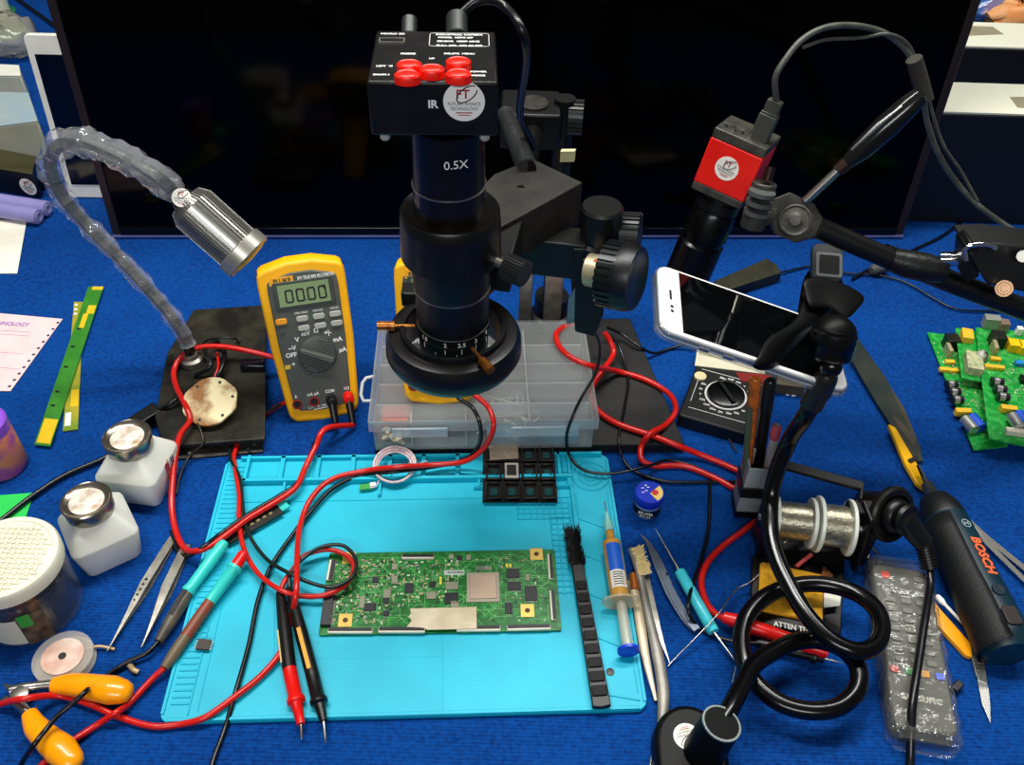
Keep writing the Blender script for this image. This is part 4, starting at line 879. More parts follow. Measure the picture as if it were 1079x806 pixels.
def left_tools():
    # straight steel tweezers
    def tweezers(name, A, B, wA, label, holes, gap, m=STEELD, z=.004, group=None, tip_bend=0):
        M, L = lay((A[0], A[1], z), (B[0], B[1], z)); t = thing(name, label, 'tweezers', V((G(*A, 0) + G(*B, 0)) / 2), group)
        for s in (-1, 1):
            prof = [(0, wA * .45), (L * .1, wA * .5), (L * .45, wA * .5), (L * .62, wA * .38), (L * .8, wA * .2), (L, .0004)]
            a = MB(M); pts = []; n = len(prof)
            vs = []; fs = []
            for x, w_ in prof:
                k = x / L; zz = s * gap * math.sin(min(1, k * 1.1) * pi) * .5 + s * .0006; yy = s * .0006 * (k > .6)
                vs += [(x, -w_ + yy, zz - .0005), (x, w_ + yy, zz - .0005), (x, w_ + yy, zz + .0005), (x, -w_ + yy, zz + .0005)]
            for i in range(n - 1):
                for j in range(4): fs.append((i * 4 + j, i * 4 + (j + 1) % 4, (i + 1) * 4 + (j + 1) % 4, (i + 1) * 4 + j))
            fs += [(3, 2, 1, 0), tuple((n - 1) * 4 + j for j in range(4))]
            a.add(vs, fs); ar = a.build('arm', m, t, smooth=30, bevel=.0003, seg=1)
            if s > 0 and holes:
                for i in range(holes):
                    x = L * (.42 + .045 * i); zz = gap * math.sin(min(1, x / L * 1.1) * pi) * .5 + .0012; h = MB(M); h.lathe([(0, .0013 - .0001 * i), (.0002, .0013 - .0001 * i)], (x, 0, zz), n=12); h.build('hole', BINK, ar)
        return t
    tweezers('tweezers', (183, 566), (113, 686), .0072, 'steel tweezers with drilled holes, left of the pair beside the mat', 5, .006)
    tweezers('tweezers', (197, 574), (149, 682), .0078, 'plain steel tweezers, right of the pair beside the mat', 0, .006)
    # soldering wick reel
    c = G(70, 698, .001); t = thing('wick_reel', 'flat clear reel of copper desoldering braid beside the orange pliers', 'reel', V((c.x, c.y, 0)))
    MB().lathe([(0, .0215), (.0012, .0215)], c, n=40).build('flange', clear('reel_clear', '#cfc7b8', .3, .2), t); 
    c2 = c + V((0, 0, .0075)); MB().lathe([(0, .0215), (.0012, .0215)], c2, n=40).build('flange', clear('reel_clear', '#cfc7b8', .3, .2), t)
    MB().lathe([(.0012, .0150), (.0074, .0150)], c, n=40).build('braid_coil', mat('copper_braid', '#b97f62', .45, .4, col2='#d8b49c', scale=200), t)
    MB().lathe([(0, .0150), (.0006, .0150)], c + V((0, 0, .0088)), n=40).build('reel_label', mat('reel_label', '#c99a84', .5, col2='#dcc8b8', scale=60), t)
    MB().lathe([(0, .0028), (.0004, .0028)], c + V((0, 0, .0095)), n=16).build('hub_hole', BINK, t)
    cable('braid_tail', [c + V((.012, .009, .004)), (103, 681, .004), (112, 682, .003), (121, 684, .002)], .0012, mat('braid_end', '#b59a72', .4, .4), t)
    tag(cable('braid_scrap', [(136, 700, .002), (141, 706, .003), (146, 708, .002)], .0022, mat('braid_end', '#b59a72', .4, .4)), 'tiny cut scrap of braid on the cloth right of the wick reel', 'scrap')
    # cutting pliers
    p0 = G(22, 734, .009); t = thing('cutting_pliers', 'side cutting pliers with orange grips at the lower left corner', 'pliers', V((p0.x, p0.y, 0)))
    OR = mat('orange_grip', '#f79a00', .28, coat=.3)
    for pts, rr in (([(56, 722, .009), (75, 721, .010), (98, 724, .0115), (118, 727, .012), (131, 729, .0115)], [.006, .0082, .0095, .0105, .0085]), ([(31, 752, .009), (38, 766, .010), (50, 778, .0115), (64, 790, .012), (76, 803, .0115)], [.0055, .0080, .0090, .0105, .0085])):
        P = spl(pts, 5); n = len(P); R_ = []
        for i in range(n): k = i / (n - 1) * (len(rr) - 1); j = min(int(k), len(rr) - 2); R_.append(rr[j] + (rr[j + 1] - rr[j]) * (k - j))
        e = (P[-1] - P[-2]).normalized(); P += [P[-1] + e * .004, P[-1] + e * .0058]; R_ += [rr[-1] * .75, rr[-1] * .35]
        MB().tube(P, R_, 18, flat=.85).build('grip', OR, t, smooth=60)
    for a, b_ in (((12, 728), (60, 721)), ((16, 738), (32, 754))):
        MB().tube(spl([(a[0], a[1], .009), ((a[0] + b_[0]) / 2, (a[1] + b_[1]) / 2 - 1, .009), (b_[0], b_[1], .009)], 4), [.0042] * 4 + [.0036] * 5, 10).build('shank', STEEL, t)
    MB().lathe([(0, .0065), (.007, .0062), (.0075, .004)], V((p0.x, p0.y, .006)), n=24).build('pivot', STEEL, t)
    j = MB(); j.hull([G(22, 738, .005), G(22, 738, .013), G(14, 722, .012), G(14, 722, .006), G(2, 719, .009), G(8, 728, .012), G(8, 728, .007)]); j.build('jaw', STEEL, t, bevel=.0006)
    j = MB(); j.hull([G(24, 738, .005), G(22, 742, .013), G(8, 740, .012), G(-2, 738, .009), G(6, 732, .010), G(10, 744, .007)]); j.build('jaw', STEEL, t, bevel=.0006)
    cable('return_spring', [(38, 744, .006), (40, 754, .010), (44, 758, .007), (38, 762, .006)], .0007, STEEL, t)
    # teal pen lying behind the bottles
    M, L = lay((113, 503, .006), (74, 562, .006)); t = thing('glue_pen', 'teal and green capped pen lying behind the front solvent bottle', 'pen', V(M.translation.xy.to_3d()))
    MB(M).lathe([(0, .0028), (.006, .0055), (.03, .0058), (L - .014, .0058)], ax=(1, 0, 0), n=20).build('barrel', mat('teal_barrel', '#4fa8a0', .35), t)
    MB(M).lathe([(L - .014, .0062), (L, .0062), (L + .002, .004)], ax=(1, 0, 0), n=20).build('cap', mat('leaf_cap', '#3fc06a', .35), t)
    # eight leg chip
    M, w, h = quad((208, 671), (223, 672), (221, 686), (205, 685), .0085); t = thing('chip', 'tiny eight legged black chip lying on the left side of the turquoise mat', 'chip', V((M.translation.x, M.translation.y, .0058)))
    MB(M).box((0, 0, -.001), (.0098, .0085, .002)).build('chip_body', mat('chip_brown', '#3a3028', .5), t, bevel=.0002, seg=1)
    l = MB(M)
    for i in range(4):
        for s in (-1, 1): l.box((s * .0056, -.003 + i * .002, -.0015), (.002, .0008, .0005))
    l.build('pins', STEEL, t, smooth=0)
    # black strip under the leads
    M, L = lay((232, 566, .0102), (292, 532, .0102)); M2 = M
    t = thing('connector_strip', 'slim dark notched bar with teal end lying under the red leads', 'connector strip', V((M.translation.x, M.translation.y, .0068)))
    b = MB(M); b.prism([(-.006, .0), (.004, -.0105), (L, -.0105), (L, .0065), (.010, .0065)], -.003, 0); b.build('bar', mat('dark_bar', '#1b1a16', .4), t, bevel=.0004)
    for i in range(4): n_ = MB(M); n_.box((L * (.5 + .11 * i), -.005, .0004), (.003, .0025, .0008)); n_.build('contact', mat('contact_tan', '#8a7a55', .4, .5), t)
    b = MB(M); b.box((L + .004, -.002, -.0015), (.008, .012, .0025)); b.build('teal_end', TEAL, t, bevel=.0004)
    # earphone like sensor lead
    t = thing('sensor_lead', 'coiled thin pink and white wire with small green end on the mat behind the board', 'wire', G(415, 495, .0068))
    WW = mat('white_wire', '#d8d0cc', .4, col2='#c9a0a8', scale=400)
    pts = []
    for k in range(3):
        for a in range(0, 360, 30): r = .0155 + .0016 * k; pts.append(G(416, 495, .0085 + .0012 * k) + V((r * cos(RAD(a)), r * .95 * sin(RAD(a)) + .001 * k, .0006 * k + .004 + .004 * sin(RAD(a)))))
    cable('wire_coil', pts, .0012, WW, t, step=2)
    cable('wire_tail', [(400, 505, .0085), (396, 512, .0082), (390, 514, .0082)], .0009, WW, t); cable('wire_tail', [(430, 488, .010), (440, 489, .009), (450, 486, .0085)], .0009, WW, t)
    MB(frame(G(386, 513, .0078), (1, .2, 0))).box((0, 0, 0), (.012, .006, .0018)).build('green_end', mat('sensor_green', '#3b9a4a', .4), t)
    MB(frame(G(393, 511, .0085), (1, .2, 0))).box((0, 0, 0), (.005, .004, .003)).build('white_plug', WHT, t)
left_tools()
# ================================================================ TEST LEADS
def lead(label, grp=None, loc=None): return thing('test_lead', label, 'test lead', loc, grp)
ZM = .0075   # cable centre height above the mat ridges
LR = .0021
# 1 black probe lying at the left of the mat
t = lead('black test lead whose grey probe with teal cap lies left of the mat', loc=G(190, 640))
M, L = lay((237, 571, .016), (199, 622, .010)); MB(M).lathe([(0, .0035), (.004, .0048), (.016, .0052), (L - .004, .0046), (L, .0056), (L + .002, .0050)], ax=(1, 0, 0), n=20).build('cap', TEAL, t)
M, L = lay((199, 622, .010), (167, 676, .007)); MB(M).lathe([(0, .0043), (.01, .0052), (L * .6, .0052), (L, .0036)], ax=(1, 0, 0), n=20).build('probe_handle', mat('probe_grey', '#3c3a33', .45, col2='#5c5546', scale=60), t)
MB(M).box((L * .3, 0, .0048), (.022, .003, .002)).build('grip_inlay', BINK, t)
cable('cable', [(167, 676, .007), (155, 688, .006), (130, 700, .0045), (95, 725, .004), (92, 727, .028), (78, 740, .029), (62, 753, .027), (49, 768, .026), (38, 782, .027), (30, 793, .020), (22, 806, .003), (14, 830, .003)], .0019, RUB, t)
# 2 red probe
t = lead('red test lead whose brownish probe with teal cap crosses the left edge of the mat', loc=G(220, 640))
M, L = lay((257, 583, .018), (248, 597, .0165)); MB(M).lathe([(0, .004), (.002, .0046), (L, .0048)], ax=(1, 0, 0), n=20).build('tip_cap', REDP, t)
M, L = lay((248, 597, .0165), (221, 634, .012)); MB(M).lathe([(0, .0062), (.0025, .0065), (.004, .0052), (L, .0047)], ax=(1, 0, 0), n=20).build('cap', TEAL, t)
M, L = lay((222, 633, .012), (173, 704, .008)); MB(M).lathe([(0, .0044), (.012, .0048), (L * .55, .0048)], ax=(1, 0, 0), n=20).build('probe_handle', mat('probe_brown', '#8c3a24', .45, col2='#6a4a34', scale=60), t)
MB(M).lathe([(L * .55, .0047), (L * .8, .0046), (L, .0034)], ax=(1, 0, 0), n=20).build('probe_boot', mat('probe_boot', '#6b5a44', .45), t)
cable('cable', [(173, 704, .008), (160, 716, .006), (135, 742, .005), (122, 751, .0125), (105, 762, .004), (80, 778, .005), (60, 792, .005), (40, 810, .004), (20, 830, .004)], .0024, REDC, t)
# 3 centre pair
def probe(t, a, b, c, d, m_up, m_low, r, tipm=STEEL):
    M, L = lay(a, b); MB(M).lathe([(0, r * .55), (.006, r * .75), (L * .5, r), (L, r)], ax=(1, 0, 0), n=20).build('probe_handle', m_up, t, smooth=50)
    M, L = lay(b, c); MB(M).lathe([(0, r * 1.0), (L * .5, r * 1.0), (L * .55, r * 1.28), (L * .62, r * 1.28), (L * .66, r * .8), (L, r * .55)], ax=(1, 0, 0), n=20).build('probe_collar', m_low, t, smooth=50)
    M, L = lay(c, d); MB(M).lathe([(0, .0012), (L * .8, .0011), (L, .0002)], ax=(1, 0, 0), n=12).build('tip', tipm, t)
t = lead('red tipped test lead whose probe points off the front edge of the mat', loc=G(308, 700))
probe(t, (295, 622, .011), (305, 705, .011), (317, 763, .009), (318, 779, .007), mat('probe_black', '#0f0d0b', .35), REDP, .0052)
M, L = lay((295, 622, .011), (305, 705, .011)); MB(M).box((L * .72, -.0050, .001), (L * .40, .0012, .003)).build('cream_mark', mat('cream_mark', '#c9b070', .5), t)
cable('cable', [(295, 624, .011), (300, 612, .012), (312, 596, .013), (322, 585, .013), (345, 579, .0135), (366, 586, .0135), (373, 600, .0135), (364, 616, .0135), (342, 627, .0135), (318, 628, .012), (296, 622, .017), (272, 604, .012), (257, 578, .012), (252, 548, .012), (252, 520, .012), (248, 495, .010), (247, 478, .006), (258, 456, .004), (275, 440, .004), (296, 426, .005), (330, 412, .006)], LR, REDC, t)
t = lead('black test lead with gold striped probe lying right of the red tipped one', loc=G(325, 700))
probe(t, (305, 620, .012), (329, 710, .011), (341, 760, .009), (343, 783, .007), mat('probe_black', '#0f0d0b', .35), BLK, .0050)
M, L = lay((305, 620, .012), (329, 710, .011)); MB(M).box((L * .74, -.0012, .0048), (L * .46, .003, .001)).build('gold_stripe', mat('gold_stripe', '#b8862c', .4, .4), t)
cable('cable', [(305, 622, .012), (306, 606, .014), (320, 588, .0175), (340, 576, .0175), (362, 575, .0175), (375, 590, .0175), (371, 608, .0175), (352, 618, .0175), (330, 615, .0175), (303, 603, .018), (280, 588, .012), (262, 562, .012), (256, 535, .012), (253, 505, .012), (243, 482, .008), (245, 468, .005), (262, 448, .008), (285, 432, .006), (330, 408, .004)], .0016, mat('thin_black_cable', '#0f201c', .3), t)
# 4 leads plugged into the front multimeter
J = [m1 @ V((ht1 * (-.60 + .40 * i), L1 * .125, .003)) for i in range(4)]
nz = m1.to_3x3() @ V((0, 0, 1)); dn = m1.to_3x3() @ V((0, -1, 0))
def plug(t, j, m, boot):
    e = j + nz * .013; MB().lathe([(0, .0052), (.011, .0052), (.013, .0042), (.0135, 0)], j, nz, 24).build('plug', m, t, bevel=.0004)
    e2 = j + nz * .009; d = (dn * .9 + nz * .35).normalized(); MB().lathe([(0, .0042), (.012, .0036), (.026, .0026)], e2, d, 16).build('plug_boot', boot, t); return e2 + d * .025
t = lead('black test lead plugged into the front multimeter beside the red plug', loc=G(345, 455)); e = plug(t, J[2], BLK, BLK)
cable('cable', [e, (337, 458, .022), (326, 482, .014), (314, 508, .014), (295, 522, .0145), (268, 538, .0145), (250, 550, .016), (232, 563, .016), (212, 578, .0195), (196, 586, .006), (186, 578, .004), (181, 560, .004)], .0020, RUB, t)
t = lead('red test lead plugged into the front multimeter, looping left round the lamp base', loc=G(350, 455)); e = plug(t, J[3], REDP, BLK)
cable('cable', [e, (343, 452, .024), (332, 472, .018), (322, 492, .014), (312, 513, .014), (292, 528, .0145), (262, 546, .0145), (246, 558, .016), (228, 571, .016), (210, 580, .018), (196, 579, .008), (186, 562, .0045), (181, 535, .008), (182, 505, .016), (185, 478, .024), (190, 458, .026), (200, 443, .026), (196, 428, .030), (186, 408, .022), (183, 392, .022), (190, 377, .026), (206, 367, .03), (232, 365, .032), (262, 370, .030), (290, 377, .022), (330, 388, .006)], .0027, REDC, t)
# 5 leads of the hidden multimeter
J2 = [m2 @ V((ht1 * (-.60 + .40 * i), PL(m2, 465, 272).y * .125, .003)) for i in range(4)]
t = lead('black test lead coming from the hidden multimeter and running off the front of the mat', loc=G(480, 418, .058))
cable('cable', [J2[2], (484, 420, .075), (498, 430, .070), (506, 448, .066), (505, 468, .04), (490, 484, .017), (455, 492, .0105), (415, 497, .018), (380, 501, .0095), (350, 515, .0095), (325, 542, .0095), (305, 568, .0085), (285, 598, .0085), (272, 632, .0085), (262, 680, .0075), (248, 730, .0075), (237, 768, .003), (225, 800, .003), (218, 830, .003)], .0019, RUB, t)
t = lead('red test lead coming from the hidden multimeter and curving down to the pliers', loc=G(495, 416, .058))
cable('cable', [J2[3], (500, 416, .078), (515, 430, .072), (520, 450, .064), (510, 472, .04), (490, 486, .021), (455, 490, .0155), (420, 492, .0235), (385, 496, .0135), (350, 505, .0135), (328, 525, .0125), (316, 555, .012), (313, 590, .023), (312, 625, .0245), (306, 655, .0045), (297, 685, .0095), (275, 712, .0080), (245, 736, .0085), (216, 756, .0075), (190, 763, .0035), (160, 765, .0035), (125, 755, .004), (95, 742, .006), (62, 733, .006), (25, 736, .019), (0, 742, .006), (-25, 752, .006)], .0024, REDC, t)
# lamp supply cable at the left
t = thing('power_cable', 'black power cable with square plug running from the lamp base to the left edge', 'cable', G(150, 440))
cable('cable', [(-20, 562, .004), (0, 549, .004), (35, 522, .0045), (70, 500, .004), (113, 481, .004), (135, 462, .005), (146, 450, .006)], .0024, RUB, t)
M, L = lay((140, 450, .008), (168, 432, .010)); MB(M).box((L / 2, 0, 0), (L, .016, .013)).build('plug', BLK, t, bevel=.0015)
cable('cable', [(166, 433, .014), (180, 425, .022), (192, 415, .022)], .0018, RUB, t)
# ================================================================ SMARTPHONE AND ITS GOOSENECK CLAMP
def phone():
    z = .195
    M, w, h = quad((700, 276), (884, 339), (888, 408), (693, 343), z)
    # straighten: long axis from the notch end to the far end
    a = G(695, 308, z); b = G(893, 376, z); M = frame(V((.1752, .5069, .2037)), (.947, -.048, -.317), (.314, -.052, .948)); L = .150; W = .074
    t = thing('smartphone', 'white smartphone in a clear case held by the black clamp, screen facing up', 'smartphone', M @ V((0, 0, -.008)))
    MB(M).prism(rrect(L + .003, W + .003, .011, 6), -.009, -.0012).build('clear_case', clear('case_clear', '#8d9698', .25, .08), t, bevel=.001)
    MB(M).prism(rrect(L, W, .010, 6), -.0075, 0).build('phone_body', mat('phone_white', '#ecebe6', .3, coat=.3), t, bevel=.0012, seg=3)
    MB(M).prism(rrect(L + .0006, W + .0006, .0103, 6), -.0052, -.0022).build('metal_frame', mat('phone_frame', '#b8babc', .25, .9), t)
    sx0 = -L / 2 + .017; sx1 = L / 2 - .017
    MB(M).box(((sx0 + sx1) / 2, 0, .0002), (sx1 - sx0, W - .006, .0004)).build('screen', mat('phone_glass', '#040506', .03, spec=.6), t)
    MB(M).prism(rrect(.0018, .011, .0008, 3, -L / 2 + .009, .004), 0, .0003).build('earpiece', BINK, t)
    for y in (-.009, -.014): MB(M).lathe([(0, .0014), (.0003, .0014)], (-L / 2 + .0095, y, 0), n=14).build('sensor', BINK, t)
    for x_ in (.0, .012): MB(M).prism(rrect(.008, .0014, .0006, 3, -L / 2 + .035 + x_ * 1.6, -W / 2 - .0018), -.006, -.003).build('side_key', mat('phone_frame', '#b8babc', .25, .9), t)
    return M, L, W
PM, PLn, PW = phone()
def phone_holder():
    t = thing('gooseneck_phone_holder', 'glossy black gooseneck clamp looping over the tools and gripping the white phone', 'phone holder', G(752, 800))
    CB = mat('clamp_black', '#040404', .45, spec=.2)
    # lower jaw: curved lip across the phone's near edge
    I = PM
    def Lc(u, v, z): p = PL(I, u, v, z); return I @ V((p.x, p.y, z))
    def sheet(rows, name, th, sub=2):
        k = len(rows[0]); vs = [p for r in rows for p in r]; fs = [(i * k + j, i * k + j + 1, (i + 1) * k + j + 1, (i + 1) * k + j) for i in range(len(rows) - 1) for j in range(k - 1)]
        o = MB().add(vs, fs).build(name, CB, t, smooth=60, solid=th, sub=0); m_ = o.modifiers.new('u', 'SUBSURF'); m_.levels = sub; m_.render_levels = sub; return o
    sheet([[Lc(790, 388, .004), Lc(803, 394, .0), Lc(822, 388, -.006), Lc(838, 372, -.012)],
           [Lc(798, 380, .010), Lc(812, 388, .008), Lc(830, 378, .002), Lc(848, 360, -.004)],
           [Lc(804, 362, .012), Lc(815, 372, .010), Lc(836, 364, .006), Lc(858, 346, .002)],
           [Lc(812, 350, .013), Lc(826, 356, .012), Lc(846, 350, .010), Lc(866, 338, .008)],
           [Lc(836, 342, .014), Lc(850, 344, .014), Lc(862, 340, .013), Lc(875, 330, .012)],
           [Lc(846, 322, .016), Lc(858, 326, .016), Lc(872, 324, .015), Lc(884, 318, .014)],
           [Lc(850, 300, .020), Lc(868, 306, .020), Lc(884, 308, .018), Lc(896, 304, .016)]], 'lower_jaw', .003)
    sheet([[Lc(843, 292, .028), Lc(866, 289, .030), Lc(892, 297, .030), Lc(918, 312, .028)],
           [Lc(850, 308, .024), Lc(868, 304, .026), Lc(890, 310, .027), Lc(908, 322, .026)],
           [Lc(852, 326, .020), Lc(868, 322, .022), Lc(884, 326, .024), Lc(894, 340, .022)]], 'upper_jaw', .003)
    # arm under the phone to the rear pad
    sheet([[Lc(800, 392, -.012), Lc(890, 416, -.014)], [Lc(835, 372, -.020), Lc(892, 385, -.022)], [Lc(842, 300, -.020), Lc(895, 310, -.02)], [Lc(852, 276, -.012), Lc(890, 280, -.012)]], 'clamp_back', .004)
    # rear pad with grey frame
    pz = Lc(872, 276, .004); MP = frame(pz, (1, -.1, 0), (0, -.5, .85))
    MB(MP).prism(rrect(.026, .034, .007, 5), -.006, .0).build('rear_pad', mat('pad_grey', '#3a3e3e', .4), t, bevel=.001)
    MB(MP @ Matrix.Translation((.001, -.003, 0))).prism(rrect(.022, .022, .002, 3), 0, .0016).build('pad_frame', mat('pad_frame', '#707270', .4), t, bevel=.0004)
    MB(MP @ Matrix.Translation((.001, -.003, 0))).prism(rrect(.0165, .017, .001, 3), .0012, .0022).build('pad_rubber', BLK, t)
    # ball joint
    b0 = Lc(878, 354, .022); MB().sph(b0, .0165, (1, .95, .95), 32).build('ball_housing', CB, t)
    d = (YP(858, 418, b0.y - .035) - b0).normalized()
    c1 = Lc(878, 388, .016)
    ax_ = (Lc(862, 412, -.01) - c1)
    MB().lathe([(-.014, .0140), (-.013, .0160), (-.004, .0166), (-.003, .0160), (.004, .0156), (.006, .0130), (.003, .0110), (.003, 0)], Lc(875, 370, .022), (-.1, -.45, -.9), 40).build('lock_collar', GLB, t)
    n0 = Lc(875, 389, .010); MB().sph(Lc(875, 386, .012), .0085).build('ball', GLB, t); n1 = G(855, 427, .160)
    MB().lathe([(0, .0045), (.004, .0072), (.008, .0086), ((n1 - n0).length * .62, .0094), ((n1 - n0).length * .64, .0086), ((n1 - n0).length, .0086)], n0, n1 - n0, 28).build('neck_ferrule', mat('ferrule_grey', '#1c1d19', .3), t)
    zz = n1.z
    pts = [n1, (847, 441, zz - .014), (833, 462, zz - .045), (820, 492, zz - .07), (812, 525, .068), (812, 560, .060), (819, 590, .055), (832, 618, .052), (850, 648, .050), (875, 674, .048), (902, 686, .046), (922, 680, .044), (929, 662, .042), (923, 642, .040), (902, 625, .036), (870, 616, .032), (838, 617, .030), (808, 628, .028), (788, 648, .0262), (781, 672, .026), (785, 700, .026), (800, 724, .025), (825, 742, .025), (856, 749, .026), (885, 744, .028), (903, 726, .030), (904, 704, .032), (890, 685, .032), (865, 675, .030), (838, 676, .030), (812, 688, .034), (793, 702, .038), (782, 722, .042), (770, 745, .046), (758, 768, .046)]
    P = spl(pts, 6); MB().tube(P, .0066, 18).build('gooseneck', GLB, t, smooth=70)
    # clamp base at the front edge of the picture
    s0 = YP(760, 762, P[-1].y + .002); dn = V((-.18, -.1, -1)).normalized()
    s0 = P[-1] + V((0, 0, .008))
    MB().lathe([(.0, .009), (.0, .0122), (.002, .0130), (.05, .0145), (.056, .014)], s0, dn, 36).build('socket', CB, t)
    MB().ring([(0, .0118), (0, .0132), (.0012, .0132), (.0012, .0118)], s0 + dn * -.0004, dn).build('socket_rim', mat('rim_grey', '#8c9490', .3, .6), t)
    MB(Matrix.Translation(G(733, 800, 0))).prism([(-.032, -.06), (.02, -.06)] + [(-.006 + .026 * cos(RAD(a)), .004 + .028 * sin(RAD(a))) for a in range(0, 181, 15)], .0005, .020, ins=.06).build('clamp_foot', CB, t, bevel=.004, seg=3)
    sticker(frame(G(724, 776, .0203), (-.96, -.25, 0)), .0095, t, ('FUTURETRONICS', 'TECHNOLOGY'))
phone_holder()
# ================================================================ RED CAMERA ON ITS JOINTED ARM
def redcam():
    Y0 = .63
    c = YP(768, 178, Y0); tt = thing('red_camera', 'small red and grey industrial camera with round sticker and black lens pointing down', 'camera', V(c))
    up = (YP(790, 100, Y0 + .01) - YP(742, 240, Y0 - .005)); up = (YP(776, 146, Y0) - YP(754, 198, Y0 - .004)).normalized()
    n = (CP - c); n = (n - up * n.dot(up)).normalized()
    n = Matrix.Rotation(RAD(-9), 3, up) @ n; x = up.cross(n).normalized()
    M = Matrix((x, up, n)).transposed().to_4x4(); M.translation = c
    s = .0445
    GM = mat('camera_grey_metal', '#3c3a35', .45, .4, col2='#55524a', scale=90)
    MB(M).box((0, 0, -s / 2 + .004), (s, s * .86, s)).build('camera_body', mat('camera_red', '#e8170e', .35, .0, col2='#f22216', scale=60, bump=.05), tt, bevel=.0012)
    MB(M).box((0, s * .52, -s / 2 + .004), (s * 1.0, s * .19, s * 1.0)).build('rear_cap', GM, tt, bevel=.0012)
    MB(M).box((0, -s * .50, -s / 2 + .004), (s * .99, s * .16, s * .99)).build('front_cap', GM, tt, bevel=.0012)
    sticker(M @ Matrix.Translation((-.001, .001, .0041)) @ Matrix.Rotation(RAD(-4), 4, 'Z'), .0095, tt)
    for i in range(4): MB(M).lathe([(0, .002), (.003, .002)], (-.017 + i * .007, s * .615, -.006), (0, 1, 0), 12).build('port', STEEL if i % 2 else GREY, tt)
    p0 = M @ V((.011, s * .61, -.012)); 
    pl = MB(M); pl.box((.011, s * .61 + .010, -.010), (.0145, .022, .011)); plug = pl.build('cable_plug', mat('plug_olive', '#3c3d36', .45), tt, bevel=.0012)
    pl = MB(M); pl.box((.011, s * .61 + .026, -.010), (.0115, .012, .009)); pl.box((.011, s * .61 + .022, -.010), (.013, .0016, .010)); pl.build('strain_relief', mat('plug_olive', '#3c3d36', .45), plug, bevel=.0008)
    # lens
    l0 = -s * .58
    MB(M).lathe([(l0 * -1, .0165), (-l0 + .006, .0165), (-l0 + .006, .0185), (-l0 + .014, .0185)], (0, 0, -s / 2 + .004), (0, -1, 0), 40).build('lens_mount', BLK, tt)
    MB(M).knurl(M.inverted() @ (M @ V((0, -(-l0 + .008), -s / 2 + .004))), V((0, -(-l0 + .013), -s / 2 + .004)), .0172, 30).build('silver_ring', STEEL, tt)
    MB(M).lathe([(-l0 + .014, .0155), (-l0 + .018, .0185), (-l0 + .040, .0195), (-l0 + .042, .0175), (-l0 + .046, .0175), (-l0 + .048, .0195), (-l0 + .098, .020), (-l0 + .10, .017)], (0, 0, -s / 2 + .004), (0, -1, 0), 48).build('lens', mat('lens_black', '#080808', .25, .3), tt)
    e = M @ V((.011, s * .61 + .032, -.010))
    GC = mat('grey_cable', '#3f423b', .35, col2='#565950', scale=60)
    cable('cable', [e, (817, 82, 0, Y0 + .005), (828, 62, 0, .64), (845, 42, 0, .65), (870, 29, 0, .66), (900, 27, 0, .67), (930, 34, 0, .675), (952, 50, 0, .68), (964, 70, 0, .68), (972, 95, 0, .68), (977, 130, 0, .685), (990, 165, 0, .69), (1010, 195, 0, .69), (1035, 220, 0, .68), (1079, 250, 0, .67), (1110, 268, 0, .66)], .0024, GC, tt)
    cable('thin_cable', [YP(846, 50, .652), (870, 42, 0, .66), (905, 40, 0, .67), (935, 36, 0, .672), (955, 45, 0, .68), (966, 66, 0, .684), (976, 95, 0, .684), (984, 125, 0, .69), (995, 155, 0, .69), (1012, 180, 0, .69), (1030, 212, 0, .682)], .0014, GC, tt)
    # clamp arm: a thing of its own
    a0 = thing('articulated_arm', 'black jointed support arm with locking ball, long lever and silver clamp, holding the red camera', 'support arm', YP(1020, 300, .60))
    KG = mat('knuckle_grey', '#2f2f2a', .45, .2, col2='#413f38', scale=120, bump=.1)
    ja = YP(797, 216, .612); 
    MB().cyl(YP(792, 240, .607), YP(806, 192, .615), .0098, n=28).build('camera_swivel', KG, a0, bevel=.0012)
    for v in (206, 216, 226): q = YP(802 - (v - 206) * .25, v, .602); MB().lathe([(0, .0105), (.0035, .0105)], q, (YP(806, 192, .615) - YP(792, 240, .607)), 24).build('swivel_ring', GREY, a0)
    MB().cyl(YP(808, 190, .612), YP(812, 176, .616), .004).build('swivel_screw', mat('screw_red_black', '#2a1512', .4, .5), a0)
    jc = YP(838, 232, .612); n2 = (CP - jc).normalized()
    k = MB(); k.hull([YP(808, 212, .615) , YP(812, 240, .612), YP(822, 208, .622), YP(832, 202, .622), YP(858, 215, .618), YP(868, 232, .612), YP(860, 250, .606), YP(838, 256, .604), YP(815, 246, .606), YP(822, 208, .638), YP(858, 216, .638), YP(838, 256, .622), YP(812, 238, .628), YP(866, 236, .628)]); k.build('knuckle', KG, a0, bevel=.0012)
    MB().lathe([(0, .0125), (.004, .0125), (.0045, .0115), (.0035, .010), (.004, .006), (.006, .004), (.0062, 0)], jc + n2 * .008, n2, 36).build('knuckle_dial', mat('dial_olive', '#37362f', .5, col2='#4a4840', scale=300), a0)
    MB().cyl(YP(812, 228, .612), YP(800, 222, .612), .0085).build('coupling', KG, a0, bevel=.001)
    # lever
    l0_, l1, l2, l3 = YP(848, 212, .618), YP(882, 180, .622), YP(892, 172, .623), YP(972, 98, .635)
    MB().cyl(l0_, l1, .0036).build('lever_rod', STEEL, a0)
    MB().cyl(l1, l2, .0046, .0055).build('lever_ferrule', mat('ferrule_brown', '#2e1d16', .4, .3), a0)
    Lh = (l3 - l2).length
    MB().lathe([(0, .0052), (Lh * .2, .0085), (Lh * .55, .0098), (Lh * .85, .0086), (Lh * .97, .0068), (Lh, .003)], l2, l3 - l2, 24).build('lever_handle', mat('handle_gloss', '#1a1a19', .16, .2), a0)
